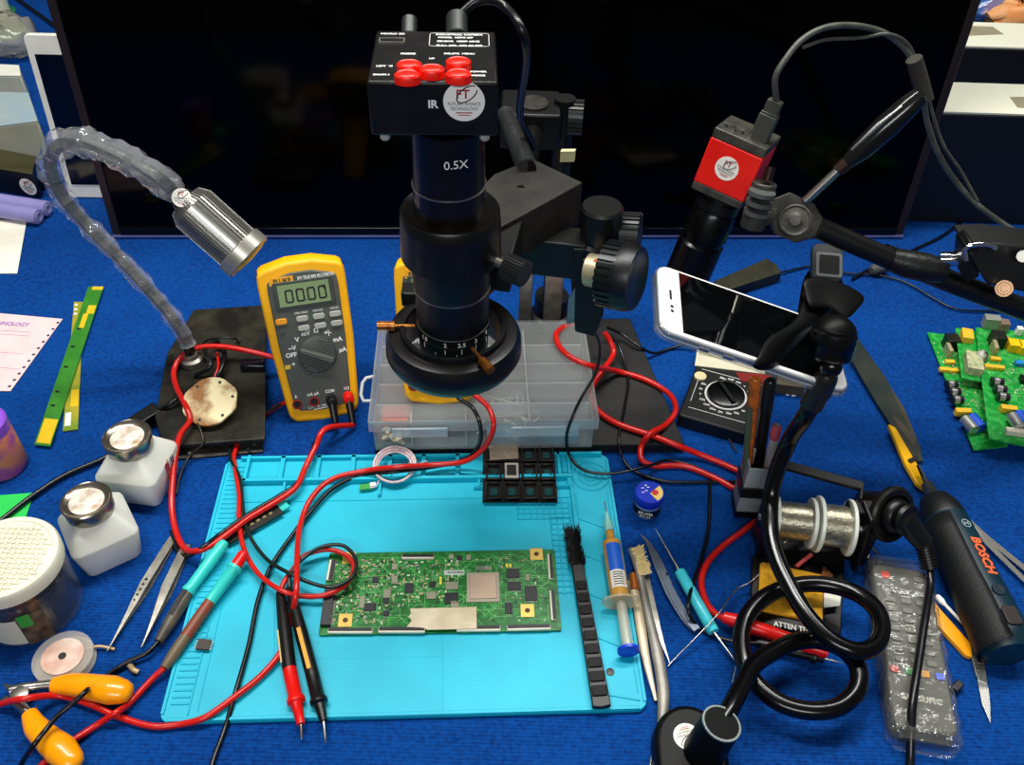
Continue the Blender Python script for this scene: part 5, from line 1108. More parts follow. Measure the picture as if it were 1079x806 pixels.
    MB().tube([YP(897, 158, .615), YP(925, 132, .619), YP(950, 112, .624)], [.0008, .002, .0008], 8).build('handle_inlay', mat('inlay_silver', '#a9aaa6', .2, .8), a0)
    MB().tube([YP(963, 62, .672), YP(968, 80, .672), YP(976, 106, .668)], [.0062, .0066, .0060], 12).build('cable_tape', mat('olive_tape', '#34322a', .6), a0)
    # long tube and lower joints
    MB().tube([YP(862, 240, .61), YP(945, 276, .60)], [.0088, .0085], 18).build('arm_tube', BLK, a0)
    MB().tube([YP(938, 273, .60), YP(955, 278, .598), YP(975, 282, .596), YP(995, 286, .594)], [.0092, .0115, .0118, .0095], 12).build('taped_joint', mat('electrical_tape', '#0e0e0e', .4, bump=.8, bscale=120), a0, smooth=30)
    MB().cyl(YP(990, 273, .598), YP(1020, 272, .595), .0058).build('silver_pin', CHROME, a0)
    MB().tube([YP(930, 268, .612), YP(1010, 300, .60), YP(1095, 332, .59)], .0092, 18).build('lower_tube', BLK, a0)
    b = MB(); b.slab([YP(1016, 258, .585), YP(1048, 257, .585), YP(1095, 262, .585), YP(1095, 312, .57), YP(1040, 300, .57), (YP(1030, 282, .575))], (0, .03, 0)); b.build('clamp_body', BLKM, a0, bevel=.002)
    MB().slab([YP(1016, 262, .583), YP(1024, 256, .583), YP(1032, 262, .583), YP(1032, 292, .577), YP(1018, 298, .577), YP(1014, 280, .58)], (0, .02, 0)).build('clamp_fork', BLK, a0, bevel=.001)
    cable('chrome_bail', [(1018, 274, 0, .580), (1017, 262, 0, .582), (1026, 258, 0, .582), (1042, 258, 0, .582), (1050, 262, 0, .580)], .0022, CHROME, a0)
    q = YP(1058, 304, .566); MB().lathe([(0, .0068), (.003, .0064), (.003, .005), (.0018, .0046), (.0018, .0026), (.0034, .0024), (.0034, 0)], q, CP - q, 24).build('copper_nut', mat('copper_nut', '#b08a6a', .3, .8), a0)
    q = YP(1078, 270, .575); MB().lathe([(0, .005), (.004, .0045), (.004, 0)], q, CP - q, 20).build('steel_nut', STEEL, a0)
    MB().lathe([(0, .009), (.003, .009)], V((a0.location.x + .035, a0.location.y + .01, 0)), n=20) 
    MB().tube([YP(1095, 320, .60), V((YP(1095, 320, .60).x + .10, .60, .008))], .009, 16).build('support_leg', BLK, a0)
    MB().lathe([(0, .04), (.006, .04), (.008, .012), (.012, .010)], V((YP(1095, 320, .60).x + .115, .60, .0005)), n=32).build('foot_plate', BLKM, a0)
redcam()
# ================================================================ RIGHT OF THE MAT
def right_tools():
    # brush
    M, L = lay((602, 558, .011), (634, 745, .009)); t = thing('cleaning_brush', 'long flat black anti-static brush lying on the right side of the turquoise mat', 'brush', V((M.translation.x, M.translation.y, .0068)))
    pol = [(.0, -.004), (.012, -.0065), (.03, -.0062), (.042, -.0048)]
    h = MB(M); h.prism([(.036, -.0048), (L * .35, -.0052), (L, -.0068), (L + .001, .0), (L, .0068), (L * .35, .0052), (.036, .0048)], -.002, .0022); h.build('handle', mat('brush_black', '#0c0b0b', .4), t, bevel=.0008)
    b = MB(M); rnd = random.Random(8)
    for i in range(420):
        y = rnd.uniform(-.0068, .0068); x = rnd.uniform(.004, .04); b.tube([V((x, y * .6, -.001)), V((x - rnd.uniform(.002, .006), y, rnd.uniform(.001, .0035))), V((x - rnd.uniform(.004, .009), y * 1.05 + rnd.uniform(-.001, .001), rnd.uniform(.0, .003)))], .00035, 3)
    tag(b.build('bristles', mat('bristle_black', '#050505', .5), t, smooth=0), kind='stuff')
    for i in range(9):
        x = L * (.36 + i * .071); s = MB(M); s.prism(rrect(.008, .008 + i * .0004, .001, 3, x, 0), .0022, .0036); s.build('grip_pad', mat('brush_gloss', '#080808', .5, spec=.2), t, bevel=.0004, seg=1)
    # flux syringe
    M, L = lay((641, 552, .0165), (662, 684, .0135)); t = thing('flux_syringe', 'amber flux syringe with blue label and blue plunger end lying on the mat', 'syringe', V((M.translation.x, M.translation.y, .0065)))
    r = .0078
    MB(M).lathe([(.008, .0015), (.0085, .0034), (.018, .0040), (.020, r), (.074, r), (.074, r * 1.0)], ax=(1, 0, 0), n=28).build('barrel', mat('amber_flux', '#c98a2e', .18, col2='#d8a24a', scale=40, coat=.6), t)
    ndl = MB(M); ndl.lathe([(-.001, .0036), (.008, .0042)], ax=(1, 0, 0), n=16); ndl.lathe([(-.012, .0012), (-.001, .0028)], ax=(1, 0, 0), n=16); ndl.build('needle_hub', mat('hub_teal', '#8fd0c4', .25), t)
    M.translation = M.translation; MB(M).lathe([(-.024, .0006), (-.012, .0007)], ax=(1, 0, 0), n=10).build('needle', STEEL, t)
    n = 8
    def arc(x0, x1, a0, a1, rr, name, m):
        vs = []
        for i in range(n + 1): a = RAD(a0 + (a1 - a0) * i / n); vs += [(x0, rr * sin(a), rr * cos(a)), (x1, rr * sin(a), rr * cos(a))]
        return MB(M).add(vs, [(2 * i, 2 * i + 2, 2 * i + 3, 2 * i + 1) for i in range(n)]).build(name, m, t)
    arc(.024, .050, -50, 50, r * 1.015, 'blue_label', mat('label_blue', '#1f5fc8', .35)); wl = arc(.050, .066, -50, 50, r * 1.015, 'white_label', mat('label_white', '#e6e2d4', .5))
    for i in range(6): arc(.052 + i * .0022, .0528 + i * .0022, -30, 30, r * 1.03, 'label_print', BINK)
    fl = MB(M); fl.prism([(r * 1.9 * cos(2 * pi * i / 28), r * 1.35 * sin(2 * pi * i / 28)) for i in range(28)], 0, .0022, fz(V((.074, 0, 0)), (1, 0, 0), (0, 1, 0))); fl.build('finger_flange', clear('flange_clear', '#d8c49a', .45, .2), t)
    MB(M).lathe([(.076, .0042), (L, .0044)], ax=(1, 0, 0), n=20).build('plunger', clear('plunger_clear', '#d8d4bd', .45, .2), t)
    MB(M).lathe([(L, .0085), (L + .0022, .0085), (L + .003, .006)], ax=(1, 0, 0), n=28).build('thumb_rest', mat('thumb_blue', '#1238c8', .3), t)
    # blue jar
    b = G(681, 537); t = thing('solder_ball_jar', 'small round blue lidded jar standing right of the turquoise mat', 'jar', b); r = .0125; hh = .021; Mj = Matrix.Translation(b)
    MB(Mj).lathe([(0, r * .9), (.002, r * .96), (hh - .006, r * .96)], n=36).build('jar_body', mat('jar_clear_blue', '#8aa6cc', .15, col2='#3458a0', scale=60), t)
    MB(Mj).lathe([(.003, r * .975), (.012, r * .975)], n=36).build('black_label', mat('label_black', '#0a0a10', .4), t)
    MB(Mj).lathe([(hh - .006, r * 1.0), (hh - .003, r * 1.05), (hh + .002, r * 1.05), (hh + .0035, r * .98), (hh + .0035, 0)], n=36).build('lid', mat('lid_blue', '#1230b4', .25), t)
    l = MB(Mj); l.prism([(r * .9 * cos(a), r * .9 * sin(a)) for a in [RAD(-60 + i * 9) for i in range(12)]] + [(.0, -.002)], hh + .0035, hh + .0039); l.build('yellow_print', mat('print_yellow', '#e0c060', .4), t)
    l = MB(Mj); l.lathe([(hh + .0038, .003), (hh + .0042, .003)], (r * .35, -.001, 0), n=12); l.build('red_dot', mat('dot_red', '#c01818', .4), t)
    l = MB(Mj)
    for i, (x, y) in enumerate(((-.006, .004), (-.003, .001), (-.006, -.001), (-.001, .005), (-.003, .007))): l.box((x, y, hh + .0037), (.0022, .0008, .0003))
    l.build('lid_print', WINK, t, smooth=0)
    tx = MB(); nd = (V((CP.x, CP.y, 0)) - V((b.x, b.y, 0))).normalized(); Mx = Matrix((V((0, 0, 1)).cross(nd), V((0, 0, 1)), nd)).transposed().to_4x4(); Mx.translation = b + nd * (r * .985) + V((0, 0, .009)); tx.text('SOLDER', Mx, .0036, .0003); Mx.translation = b + nd * (r * .985) + V((0, 0, .0052)); tx.text('BALL 0.3', Mx, .0026, .0003); tx.build('label_print', WINK, t, smooth=0)
    # toothbrush like brush
    P = [(655, 612, .008), (668, 640, .006), (680, 690, .0045), (694, 742, .004)]
    def wand(name, label, cat, pts, rr, m, flat=.5, z=None):
        Pp = spl(pts, 6); n = len(Pp); R_ = []
        for i in range(n): k = i / (n - 1) * (len(rr) - 1); j = min(int(k), len(rr) - 2); R_.append(rr[j] + (rr[j + 1] - rr[j]) * (k - j))
        t = thing(name, label, cat, V((Pp[n // 2].x, Pp[n // 2].y, 0))); MB().tube(Pp, R_, 12, flat=flat).build('handle', m, t, smooth=60); return t
    WD = mat('worn_handle', '#b8a98a', .45, .2, col2='#8a8478', scale=60)
    t = wand('wooden_stick', 'pale narrow stick with copper band, leftmost of the tools beside the mat', 'stick', [(666, 612, .005), (672, 640, .005), (680, 690, .0045), (691, 738, .004)], [.0038, .0038, .0042, .003, .0012], mat('pale_stick', '#c9b99a', .4, .3))
    M, L = lay((667, 606, .005), (669, 622, .005)); MB(M).lathe([(0, .0040), (L, .0042)], ax=(1, 0, 0), n=16).build('copper_band', mat('copper_band', '#b0662c', .35, .6), t)
    t = wand('tooth_brush', 'used brush with cream bristles and grey curved handle, between the stick and the tweezers', 'brush', [(666, 578, .008), (672, 592, .009), (676, 612, .008), (684, 650, .007), (693, 690, .006), (699, 730, .005), (697, 768, .005)], [.0035, .0048, .0032, .0034, .0046, .0046, .0034], mat('brush_grey_handle', '#9a968c', .35, .3, col2='#77736a', scale=40))
    b = MB(); rnd = random.Random(9)
    for i in range(240):
        k = rnd.random(); p = G(668 + k * 8 + rnd.uniform(-3, 4), 578 + k * 28, .010); q = p + V((rnd.uniform(.003, .006), rnd.uniform(-.001, .001), rnd.uniform(.002, .005))); b.tube([p, q], .0006, 4)
    tag(b.build('bristles', mat('bristle_cream', '#d8c48c', .6), t, smooth=0), kind='stuff')
    def tw(name, label, pts, w0, gap, m, grp=None, wl=None):
        Pp = spl(pts, 8); n = len(Pp); t = thing(name, label, 'tweezers', V((Pp[n // 2].x, Pp[n // 2].y, 0)), grp)
        for s in (-1, 1):
            vs = []; fs = []
            for i, p in enumerate(Pp):
                k = i / (n - 1); tg = (Pp[min(i + 1, n - 1)] - Pp[max(i - 1, 0)]).normalized(); sd = tg.cross(V((0, 0, 1))).normalized(); w_ = w0 * (1 if k < .55 else max(.08, 1 - (k - .55) / .47)); off = sd * s * gap * sin(min(1, k * 1.02) * pi) + V((0, 0, s * .0009 * (1 - k)))
                c = p + off
                vs += [c - sd * w_ - V((0, 0, .0005)), c + sd * w_ - V((0, 0, .0005)), c + sd * w_ + V((0, 0, .0005)), c - sd * w_ + V((0, 0, .0005))]
            for i in range(n - 1):
                for j in range(4): fs.append((i * 4 + j, i * 4 + (j + 1) % 4, (i + 1) * 4 + (j + 1) % 4, (i + 1) * 4 + j))
            fs += [(3, 2, 1, 0), tuple((n - 1) * 4 + j for j in range(4))]
            MB().add(vs, fs).build('arm', m, t, smooth=35)
        return t
    tw('tweezers', 'slim pointed steel tweezers lying right of the cream bristled brush', [(680, 598, .005), (686, 630, .006), (694, 665, .005), (706, 700, .003)], .0019, .0008, STEELD)
    t = tw('curved_tweezers', 'dark grey tweezers with bent tips beside the teal handled probe', [(734, 664, .004), (722, 650, .005), (707, 625, .007), (697, 602, .008), (689, 584, .007), (682, 571, .005), (675, 563, .004)], .0030, .0010, mat('tweezer_grey', '#6c7684', .4, .7))
    for (u, v) in ((703, 604), (709, 614), (716, 624)): q = G(u, v, .0105); MB().lathe([(0, .001), (.0004, .001)], q, n=10).build('hole', BINK, t)
    # teal handled probe
    M, L = lay((716, 602, .009), (752, 666, .007)); t = thing('probe_tool', 'thin steel pick with teal tube handle lying across the grey tweezers', 'pick', V((M.translation.x, M.translation.y, 0)))
    MB(M).lathe([(0, .0042), (.001, .0048), (L - .001, .0048), (L, .0042)], ax=(1, 0, 0), n=20).build('handle', mat('teal_tube', '#3fc0cc', .3), t)
    MB(M).lathe([(-.045, .0003), (-.02, .0008), (-.002, .0011), (0, .0011)], ax=(1, 0, 0), n=10).build('pick_tip', STEEL, t)
    cable('pick_tip', [(752, 666, .007), (764, 682, .006), (775, 697, .005), (776, 702, .004)], .0010, STEEL, t)
    # thin solder wire straggling over the cloth
    tag(cable('solder_wire', [(856, 548, .05), (840, 556, .03), (828, 570, .012), (818, 583, .010), (795, 610, .012), (775, 622, .010), (758, 645, .016), (735, 670, .012), (712, 693, .004), (704, 702, .002)], .0006, STEEL), 'hair thin solder wire straggling from the spools towards the steel tweezers', 'wire')
    tag(cable('solder_wire', [(776, 700, .004), (768, 735, .002), (764, 760, .002), (700, 762, .002), (688, 790, .002), (684, 820, .002)], .0005, STEEL), 'second hair thin wire running along the front behind the clamp foot', 'wire')
right_tools()
def stand():
    t = thing('soldering_stand', 'black soldering iron stand with yellow sponge tray, twin solder spool holder and coiled iron rest', 'soldering stand', G(845, 620))
    BS = mat('stand_black', '#0d0c0c', .4, .3, col2='#1a1816', scale=60)
    MB().slab([G(799, 545, .004), (G(893, 545, .004)), G(886, 668, .004), G(790, 668, .004)], (0, 0, -.0035)).build('stand_base', BS, t, bevel=.0008)
    z = .012
    fr = [G(801, 590, z), G(866, 601, z), G(864, 645, z), G(797, 632, z)]
    MB().slab([G(793, 586, .010), G(873, 596, .010), G(868, 668, .010), G(790, 656, .010)], (0, 0, -.006)).build('sponge_tray', BS, t, bevel=.001)
    M, w, h = quad((803, 592), (872, 606), (862, 655), (797, 640), .0135)
    MB(M).prism(rrect(w, h, .003, 4), -.004, 0).build('sponge', mat('sponge_yellow', '#e0a41c', .9, col2='#7a4d12', scale=90, bump=1, bscale=160, ramp=(.5, .8), detail=6), t, bevel=.001)
    MB(M).prism(rrect(w * .36, h * .5, .002, 4, -w * .02, 0), 0, .0004).build('sponge_hollow', mat('sponge_burnt', '#8a5f18', .95, col2='#d09420', scale=120), t)
    a = G(811, 656, .0104); b = G(864, 667, .0104); Mt = frame((a + b) / 2, b - a); tx = MB(Mt); tx.text('ATTEN TJ228', Matrix.Identity(4), .0066, .0001, sx=.84, bold=.0002); tx.build('brand_lettering', WINK, t, smooth=0)
    MB().slab([G(869, 610, .0108), G(888, 612, .0108), G(885, 638, .0108), G(868, 640, .0108)], (0, 0, -.0006)).build('white_label', mat('stand_label', '#c9c6b8', .5), t)
    MB().slab([G(868, 596, .0106), G(878, 606, .0106), G(866, 636, .0106), G(858, 632, .0106)], (0, 0, -.0004)).build('orange_label', mat('stand_orange', '#b0642a', .6, col2='#6a4a2c', scale=90), t)
    # spool rod, uprights
    A = G(812, 546, .042); B = G(903, 557, .042); ax = (B - A).normalized(); A.z = B.z = .042
    MB().cyl(A - ax * .01, B + ax * .006, .003).build('spool_rod', STEELD, t)
    MB().slab([V((B.x + .002, B.y + .012, .004)), V((B.x + .002, B.y + .014, .062)), V((B.x + .004, B.y - .006, .060)), V((B.x + .004, B.y - .016, .004))], (.003, 0, 0)).build('side_plate', BS, t, bevel=.0008)
    MB().slab([V((A.x - .006, A.y + .012, .004)), V((A.x - .006, A.y + .014, .050)), V((A.x - .004, A.y - .006, .050)), V((A.x - .004, A.y - .012, .004))], (.003, 0, 0)).build('side_plate', BS, t, bevel=.0008)
    c0 = G(826, 488, .062); c1 = G(909, 511, .062); dd = (c1 - c0).normalized(); M = frame((c0 + c1) / 2, dd)
    MB(M).box((0, 0, -.002), ((c1 - c0).length, .009, .004)).build('top_bar', mat('bar_dark', '#1c1c1a', .4, .3), t, bevel=.0008)
    MB(M).box(((c1 - c0).length / 2, -.006, -.010), (.0025, .018, .020)).build('bar_bracket', mat('bar_dark', '#1c1c1a', .4, .3), t, bevel=.0006)
    # spools
    for (u0, u1, r1, lab) in ((815, 854, .0165, 'solder wire spool with white flanges, left one beside the gooseneck'), (860, 893, .0185, 'solder wire spool with white flanges, right one next to the iron rest')):
        k0 = (G(u0, 546, .042) - A).dot(ax); k1 = (G(u1, 552, .042) - A).dot(ax); p0 = A + ax * k0; p1 = A + ax * k1
        s = thing('solder_spool', lab, 'solder spool', (p0 + p1) / 2 - V((0, 0, .02)), 'solder spools on the stand')
        MB().lathe([(0, r1 * .93), ((p1 - p0).length, r1 * .93)], p0, ax, 40).build('solder_coil', mat('solder_silver', '#b5b09a', .3, .8, col2='#8f8a76', scale=260, bump=.4, bscale=600), s)
        for p in (p0, p1): MB().ring([(-.0012, .004), (-.0012, r1 * 1.22), (-.0004, r1 * 1.25), (.0012, r1 * 1.25), (.0018, r1 * 1.22), (.0018, .004)], p, ax, 44).build('flange', mat('spool_white', '#d9ddd0', .35), s)
        MB().cyl(p0 - ax * .001, p1 + ax * .001, .0042).build('core', mat('spool_green', '#2c6a3a', .5), s)
    # iron rest
    ic = G(937, 541, .050); nrm = (G(975, 565, .045) - G(930, 525, .055)).normalized()
    nn = V((.42, -.75, .5)).normalized()
    MB().ring([(0, .0175), (.0, .0235), (.004, .0235), (.006, .0215), (.006, .0175)], ic, nn, 48).build('rest_ring', BS, t)
    MB().lathe([(-.028, .012), (-.002, .0175), (0, .0175)], ic, nn, 40).build('rest_funnel', BS, t)
    MB().slab([ic - V((.020, .01, .0)), ic - V((.012, .018, .0)), V((ic.x - .012, ic.y - .018, .002)), V((ic.x - .028, ic.y - .010, .002))], V((-.002, .002, 0))).build('rest_leg', BS, t)
    MB().box((ic.x - .024, ic.y, .044), (.022, .014, .028)).build('rest_block', BS, t, bevel=.001)
    for u, v in ((905, 583), (918, 577)): q = G(u, v, .01); MB().cyl(q, q + V((.006, -.003, -.004)), .0012).build('thumb_screw', STEEL, t)
    q = G(911, 585, .008); MB().lathe([(0, .0035), (.004, .0035)], q, (1, -.5, .2), 6).build('wing_nut', STEEL, t)
    cable('red_wire', [(839, 597, .014), (846, 591, .016), (855, 584, .018)], .0018, mat('pinkish_red', '#c04a48', .4), t)
    # soldering iron
    s = thing('soldering_iron', 'black soldering iron resting in the coil with its cable running off the front', 'soldering iron', ic - V((0, 0, .02)))
    MB().lathe([(-.02, .009), (.0, .013), (.006, .0148), (.010, .0138), (.012, .0118), (.016, .0118), (.018, .0132), (.021, .0118)], ic, nn, 36).build('iron_grip', BLK, s)
    h1 = G(945, 549, .052); h2 = G(973, 572, .040)
    MB().cyl(ic + nn * .015, h2, .0098, .0078).build('iron_handle', mat('iron_black', '#111111', .35), s)
    h3 = G(980, 600, .028); L = (h3 - h2).length; pr = []
    for i in range(9): pr += [(L * i / 9, .0072), (L * (i + .5) / 9, .0072), (L * (i + .55) / 9, .0056), (L * (i + .95) / 9, .0056)]
    MB().lathe(pr, h2, h3 - h2, 24).build('strain_relief', BLK, s)
    cable('cable', [h3, (980, 618, .025), (975, 650, .0285), (969, 690, .0285), (963, 730, .028), (960, 765, .020), (959, 806, .006), (959, 830, .006)], .0031, RUB, s)
    # grey pen holder
    M, w, h = quad((781, 470), (816, 472), (812, 488), (782, 487), .062)
    o = G(795, 546, 0); hd = thing('tool_cup', 'grey square cup holding an orange driver and black pens behind the stand', 'tool holder', V((o.x, o.y + .006, 0)))
    cx, cy = o.x - .004, o.y + .012; Mh = Matrix.Translation((cx, cy, 0)) @ Matrix.Rotation(RAD(-3), 4, 'Z'); w_ = .0245; d_ = .0225; hz = .064; k = .0018
    c = MB(Mh)
    GRC = mat('cup_grey', '#98a09f', .5, col2='#a6adac', scale=40)
    for (x, y, a, b_) in ((-w_ / 2, 0, k, d_), (w_ / 2, 0, k, d_), (0, -d_ / 2, w_ + k, k), (0, d_ / 2, w_ + k, k)): c.box((x, y, hz / 2 + .004), (a, b_, hz - .008))
    c.box((0, 0, .0095), (w_, d_, .003)); c.build('cup_wall', GRC, hd, bevel=.0005)
    c = MB(Mh); c.box((0, 0, .0045), (w_ + .003, d_ + .003, .009)); c.build('cup_foot', BLK, hd, bevel=.0008)
    c = MB(Mh); c.box((0, 0, .034), (w_ + .004, d_ + .004, .013)); c.build('dark_band', mat('band_dark', '#171716', .4), hd, bevel=.0008)
    def stick(name, label, cat, x, y, u, v, Yb, r, m, cap=None, capl=.02, capm=None, kind='handle'):
        b0 = Mh @ V((x, y, .0112)); b1 = YP(u, v, (Mh @ V((x, y, 0))).y + Yb); t_ = thing(name, label, cat, b0); MB().lathe([(0, r * .8), (.004, r), ((b1 - b0).length - .004, r), ((b1 - b0).length, r * .7)], b0, b1 - b0, 18).build(kind, m, t_)
        if capm: d = (b1 - b0).normalized(); MB().lathe([(0, r * 1.12), (capl - .002, r * 1.12), (capl, r * .8)], b1 - d * capl, d, 18).build('cap', capm, t_)
    stick('screwdriver', 'clear orange handled screwdriver standing in the grey cup', 'screwdriver', -.005, .003, 796, 398, .02, .0045, mat('amber_handle', '#9a5a1c', .15, col2='#e0641c', scale=90, coat=.6), None, .03, mat('clear_orange', '#c8661e', .15, col2='#7a4a20', scale=120))
    stick('marker_pen', 'black pen standing upright in the grey cup', 'pen', .004, .005, 812, 400, .018, .0046, mat('pen_black', '#0d0d0d', .3), None, .03, mat('pen_cap_black', '#16181a', .25))
    stick('eraser_pen', 'pink topped stubby pen in the grey cup', 'pen', .0078, -.004, 819, 448, .008, .0038, mat('pen_grey', '#b8b0b0', .4), None, .014, mat('pink_cap', '#c9505c', .45))
    stick('marker_pen', 'thin green grey tube standing in the front left of the grey cup', 'pen', -.007, -.005, 790, 430, .014, .0026, mat('pen_green', '#4a5a44', .3))
stand()
def meter3():
    M, w, h = quad((733, 362), (822, 385), (803, 462), (724, 439), .016)
    t = thing('pocket_multimeter', 'small black dial multimeter lying face up under the held phone', 'multimeter', V((M.translation.x, M.translation.y, 0)))
    MB(M).prism(rrect(w, h, .004, 4), -.0155, 0).build('meter_body', mat('pocket_black', '#101210', .4), t, bevel=.0015)
    def P(x, y): p = PL(M, 670 + x / 3.36, 240 + y / 3.36); return p.x, p.y          # crop coordinates
    o = MB(M); o.prism([P(222, 398), P(470, 470), P(455, 520), P(208, 490)], 0, .0012); lp = o.build('display_panel', mat('panel_cream', '#c9c4aa', .5), t)
    o = MB(M); o.prism([P(232, 408), P(400, 450), P(380, 480), P(220, 452)], .0012, .0016); o.build('display_window', mat('window_pale', '#a9ac94', .3, col2='#c4b99a', scale=60), lp)
    x, y = P(352, 468); o = MB(M); o.box((x, y, .0016), (.004, .009, .001)); o.build('brown_clip', mat('clip_brown', '#8a6a3a', .4), lp)
    x, y = P(318, 594); r = .0195
    o = MB(M); o.ring([(0, r * .96), (0, r * 1.06), (.0008, r * 1.06), (.0008, r * .96)], (x, y, 0)); o.build('dial_ring', WINK, t)
    o = MB(M); o.lathe([(0, r * .95), (.003, r * .93), (.004, r * .8), (.004, 0)], (x, y, 0), n=40); d = o.build('dial', mat('dial_black', '#08090b', .25), t)
    o = MB(M @ Matrix.Translation((x, y, .004)) @ Matrix.Rotation(RAD(-50), 4, 'Z')); o.box((0, 0, .0015), (r * 1.6, .004, .003)); o.build('dial_pointer', BLK, d, bevel=.0006)
    x2, y2 = P(228, 527); MB(M).lathe([(0, .0062), (.0015, .006), (.002, 0)], (x2, y2, 0), n=24).build('power_button', mat('cream_button', '#d8c99a', .4), t)
    tx = MB(M)
    for i in range(20):
        a = 2 * pi * i / 20
        if 1.9 < a < 2.6: continue
        rr = r * 1.28; tx.text(('200', '20k', '2k', 'V', '10A', 'OFF', '20m', '2M')[i % 8], Matrix.Translation((x + rr * cos(a), y + rr * sin(a), .0002)), .0036, .00005, bold=.0001)
    for s in (-1, 1): tx.box((x + s * r * 1.55, y, .0001), (.0005, r * 2.2, .0002))
    tx.box((x, y - r * 1.55, .0001), (r * 3.1, .0005, .0002)); tx.box((x, y + r * 1.5, .0001), (r * 3.1, .0005, .0002))
    tx.build('scale_print', WINK, t, smooth=0)
    o = MB(M); a = P(350, 512); b = P(440, 520); o.prism([P(352, 512), P(480, 522), P(470, 552), P(375, 545)], 0, .0004); o.build('red_panel', mat('panel_red', '#7a1410', .4), t)
    tag(cable('thin_wire', [(735, 435, .004), (750, 444, .003), (765, 458, .003), (776, 476, .003)], .0009, mat('olive_wire', '#4c4a3a', .4)), 'thin olive wire between the pocket multimeter and the grey cup', 'wire')
    # plain block for an unidentified brown area under the phone's end
    M, w, h = quad((812, 380), (850, 384), (846, 408), (808, 402), .014)
    tag(MB(M).box((0, 0, -.007), (w, h, .0135)).build('brown_block', mat('olive_brown', '#4a4230', .5), None, bevel=.001), 'small olive brown block lying right of the pocket multimeter', 'case')
    c = G(833, 415, .001); M = frame(c, (1, .3, 0)); o = MB(M); o.box((0, 0, 0), (.010, .0022, .001)); o.box((.003, -.003, 0), (.006, .0018, .001)); tag(o.build('paper_scrap', WHT, None), 'tiny white angular scrap on the cloth below the brown block', 'scrap')
meter3()
def rear_bits():
    # black adapter and flat bits behind the phone
    t = thing('folding_bracket', 'flat dark olive folding bracket lying on the cloth behind the held phone', 'bracket', G(790, 295))
    OL = mat('olive_black', '#26261c', .5, .2, col2='#33321f', scale=60)
    MB().slab([G(752, 296, .014), G(808, 272, .014), G(818, 278, .014), G(824, 287, .014), G(764, 306, .014)], (0, 0, -.013)).build('bracket_bar', OL, t, bevel=.001)
    MB().slab([G(735, 305, .007), G(764, 298, .007), G(775, 306, .007), G(742, 316, .007)], (0, 0, -.0065)).build('bracket_tail', BLK, t, bevel=.001)
    tag(cable('thin_cable', [(824, 287, .004), (840, 283, .003), (856, 281, .003), (893, 288, .003), (925, 290, .003), (955, 298, .003), (985, 315, .003), (1010, 326, .003), (1055, 327, .003), (1100, 320, .003)], .0012, RUB), 'thin black cable on the blue cloth passing behind the phone clamp to the right', 'cable')
    tag(cable('black_cable', [(898, 294, .003), (915, 284, .004), (928, 282, .006), (945, 272, .012), (965, 262, .003), (990, 250, .003), (1015, 232, .003), (1035, 213, .003), (1060, 205, .003), (1100, 205, .003)], .0016, RUB), 'black cable curving from under the arm towards the black carton', 'cable')
    M, L = lay((918, 285, .008), (934, 281, .008)); t = thing('plug', 'small dark plug on the cloth under the arm tube', 'plug', V((M.translation.x, M.translation.y, 0))); MB(M).lathe([(0, .004), (.003, .0068), (L - .002, .0068), (L, .004)], ax=(1, 0, 0), n=20).build('plug_shell', GREY, t)
    # leads on the right of the base plate
    def ld(label, pts, r, m, end=None):
        t = thing('test_lead', label, 'test lead', V((PT(pts[0]).x, PT(pts[0]).y, PT(pts[0]).z - r))); cable('cable', pts, r, m, t); return t
    ld('red test lead looping widest over the right side of the microscope base plate', [(608, 342, .040), (596, 344, .048), (586, 352, .056), (590, 366, .056), (604, 378, .056), (625, 386, .050), (650, 391, .018), (680, 400, .015), (705, 415, .015), (712, 432, .015), (702, 447, .015), (685, 457, .023), (676, 470, .010), (676, 484, .006), (690, 491, .0035), (720, 491, .0035), (750, 502, .0035), (776, 516, .0035)], .0028, REDC)
    ld('second red test lead crossing the first and ending at the grey cup', [(637, 350, .040), (644, 362, .030), (646, 374, .024), (634, 392, .026), (624, 410, .018), (628, 430, .016), (650, 446, .016), (685, 458, .016), (710, 468, .016), (735, 478, .008), (760, 488, .0045), (784, 499, .0045)], .0028, REDC)
    ld('thin black lead curving down over the organizer corner onto the mat', [(628, 352, .040), (632, 366, .056), (628, 392, .060), (612, 420, .058), (602, 442, .058), (597, 462, .030), (601, 482, .012), (617, 496, .0095), (645, 499, .0095), (680, 492, .012), (705, 485, .004), (735, 492, .003)], .0014, RUB)
    ld('black lead running from the base plate along the cloth to the grey cup', [(645, 352, .030), (655, 372, .020), (662, 400, .0145), (658, 430, .0145), (652, 462, .0145), (656, 482, .006), (668, 496, .003), (700, 507, .003), (745, 508, .003), (780, 507, .003)], .0014, RUB)
    ld('grey black cable from the focus knob towards the pocket multimeter', [(640, 345, .03), (655, 352, .02), (675, 366, .016), (690, 372, .004), (710, 366, .003), (736, 360, .012)], .0015, RUB)
    # red and black probes under the gooseneck loops
    t = thing('test_lead', 'red test lead with red probe lying under the gooseneck loops', 'test lead', G(800, 665))
    cable('cable', [(796, 549, .005), (782, 560, .0045), (762, 575, .0045), (746, 592, .0045), (739, 612, .0045), (743, 632, .006), (752, 645, .008), (764, 652, .010)], .0027, REDC, t)
    M, L = lay((762, 650, .012), (872, 688, .011)); MB(M).lathe([(0, .0042), (.012, .0062), (L * .5, .0056), (L * .9, .0052), (L, .0040)], ax=(1, 0, 0), n=20).build('probe_handle', REDP, t)
    t = thing('test_lead', 'black test lead with pointed black probe below the red probe', 'test lead', G(830, 690))
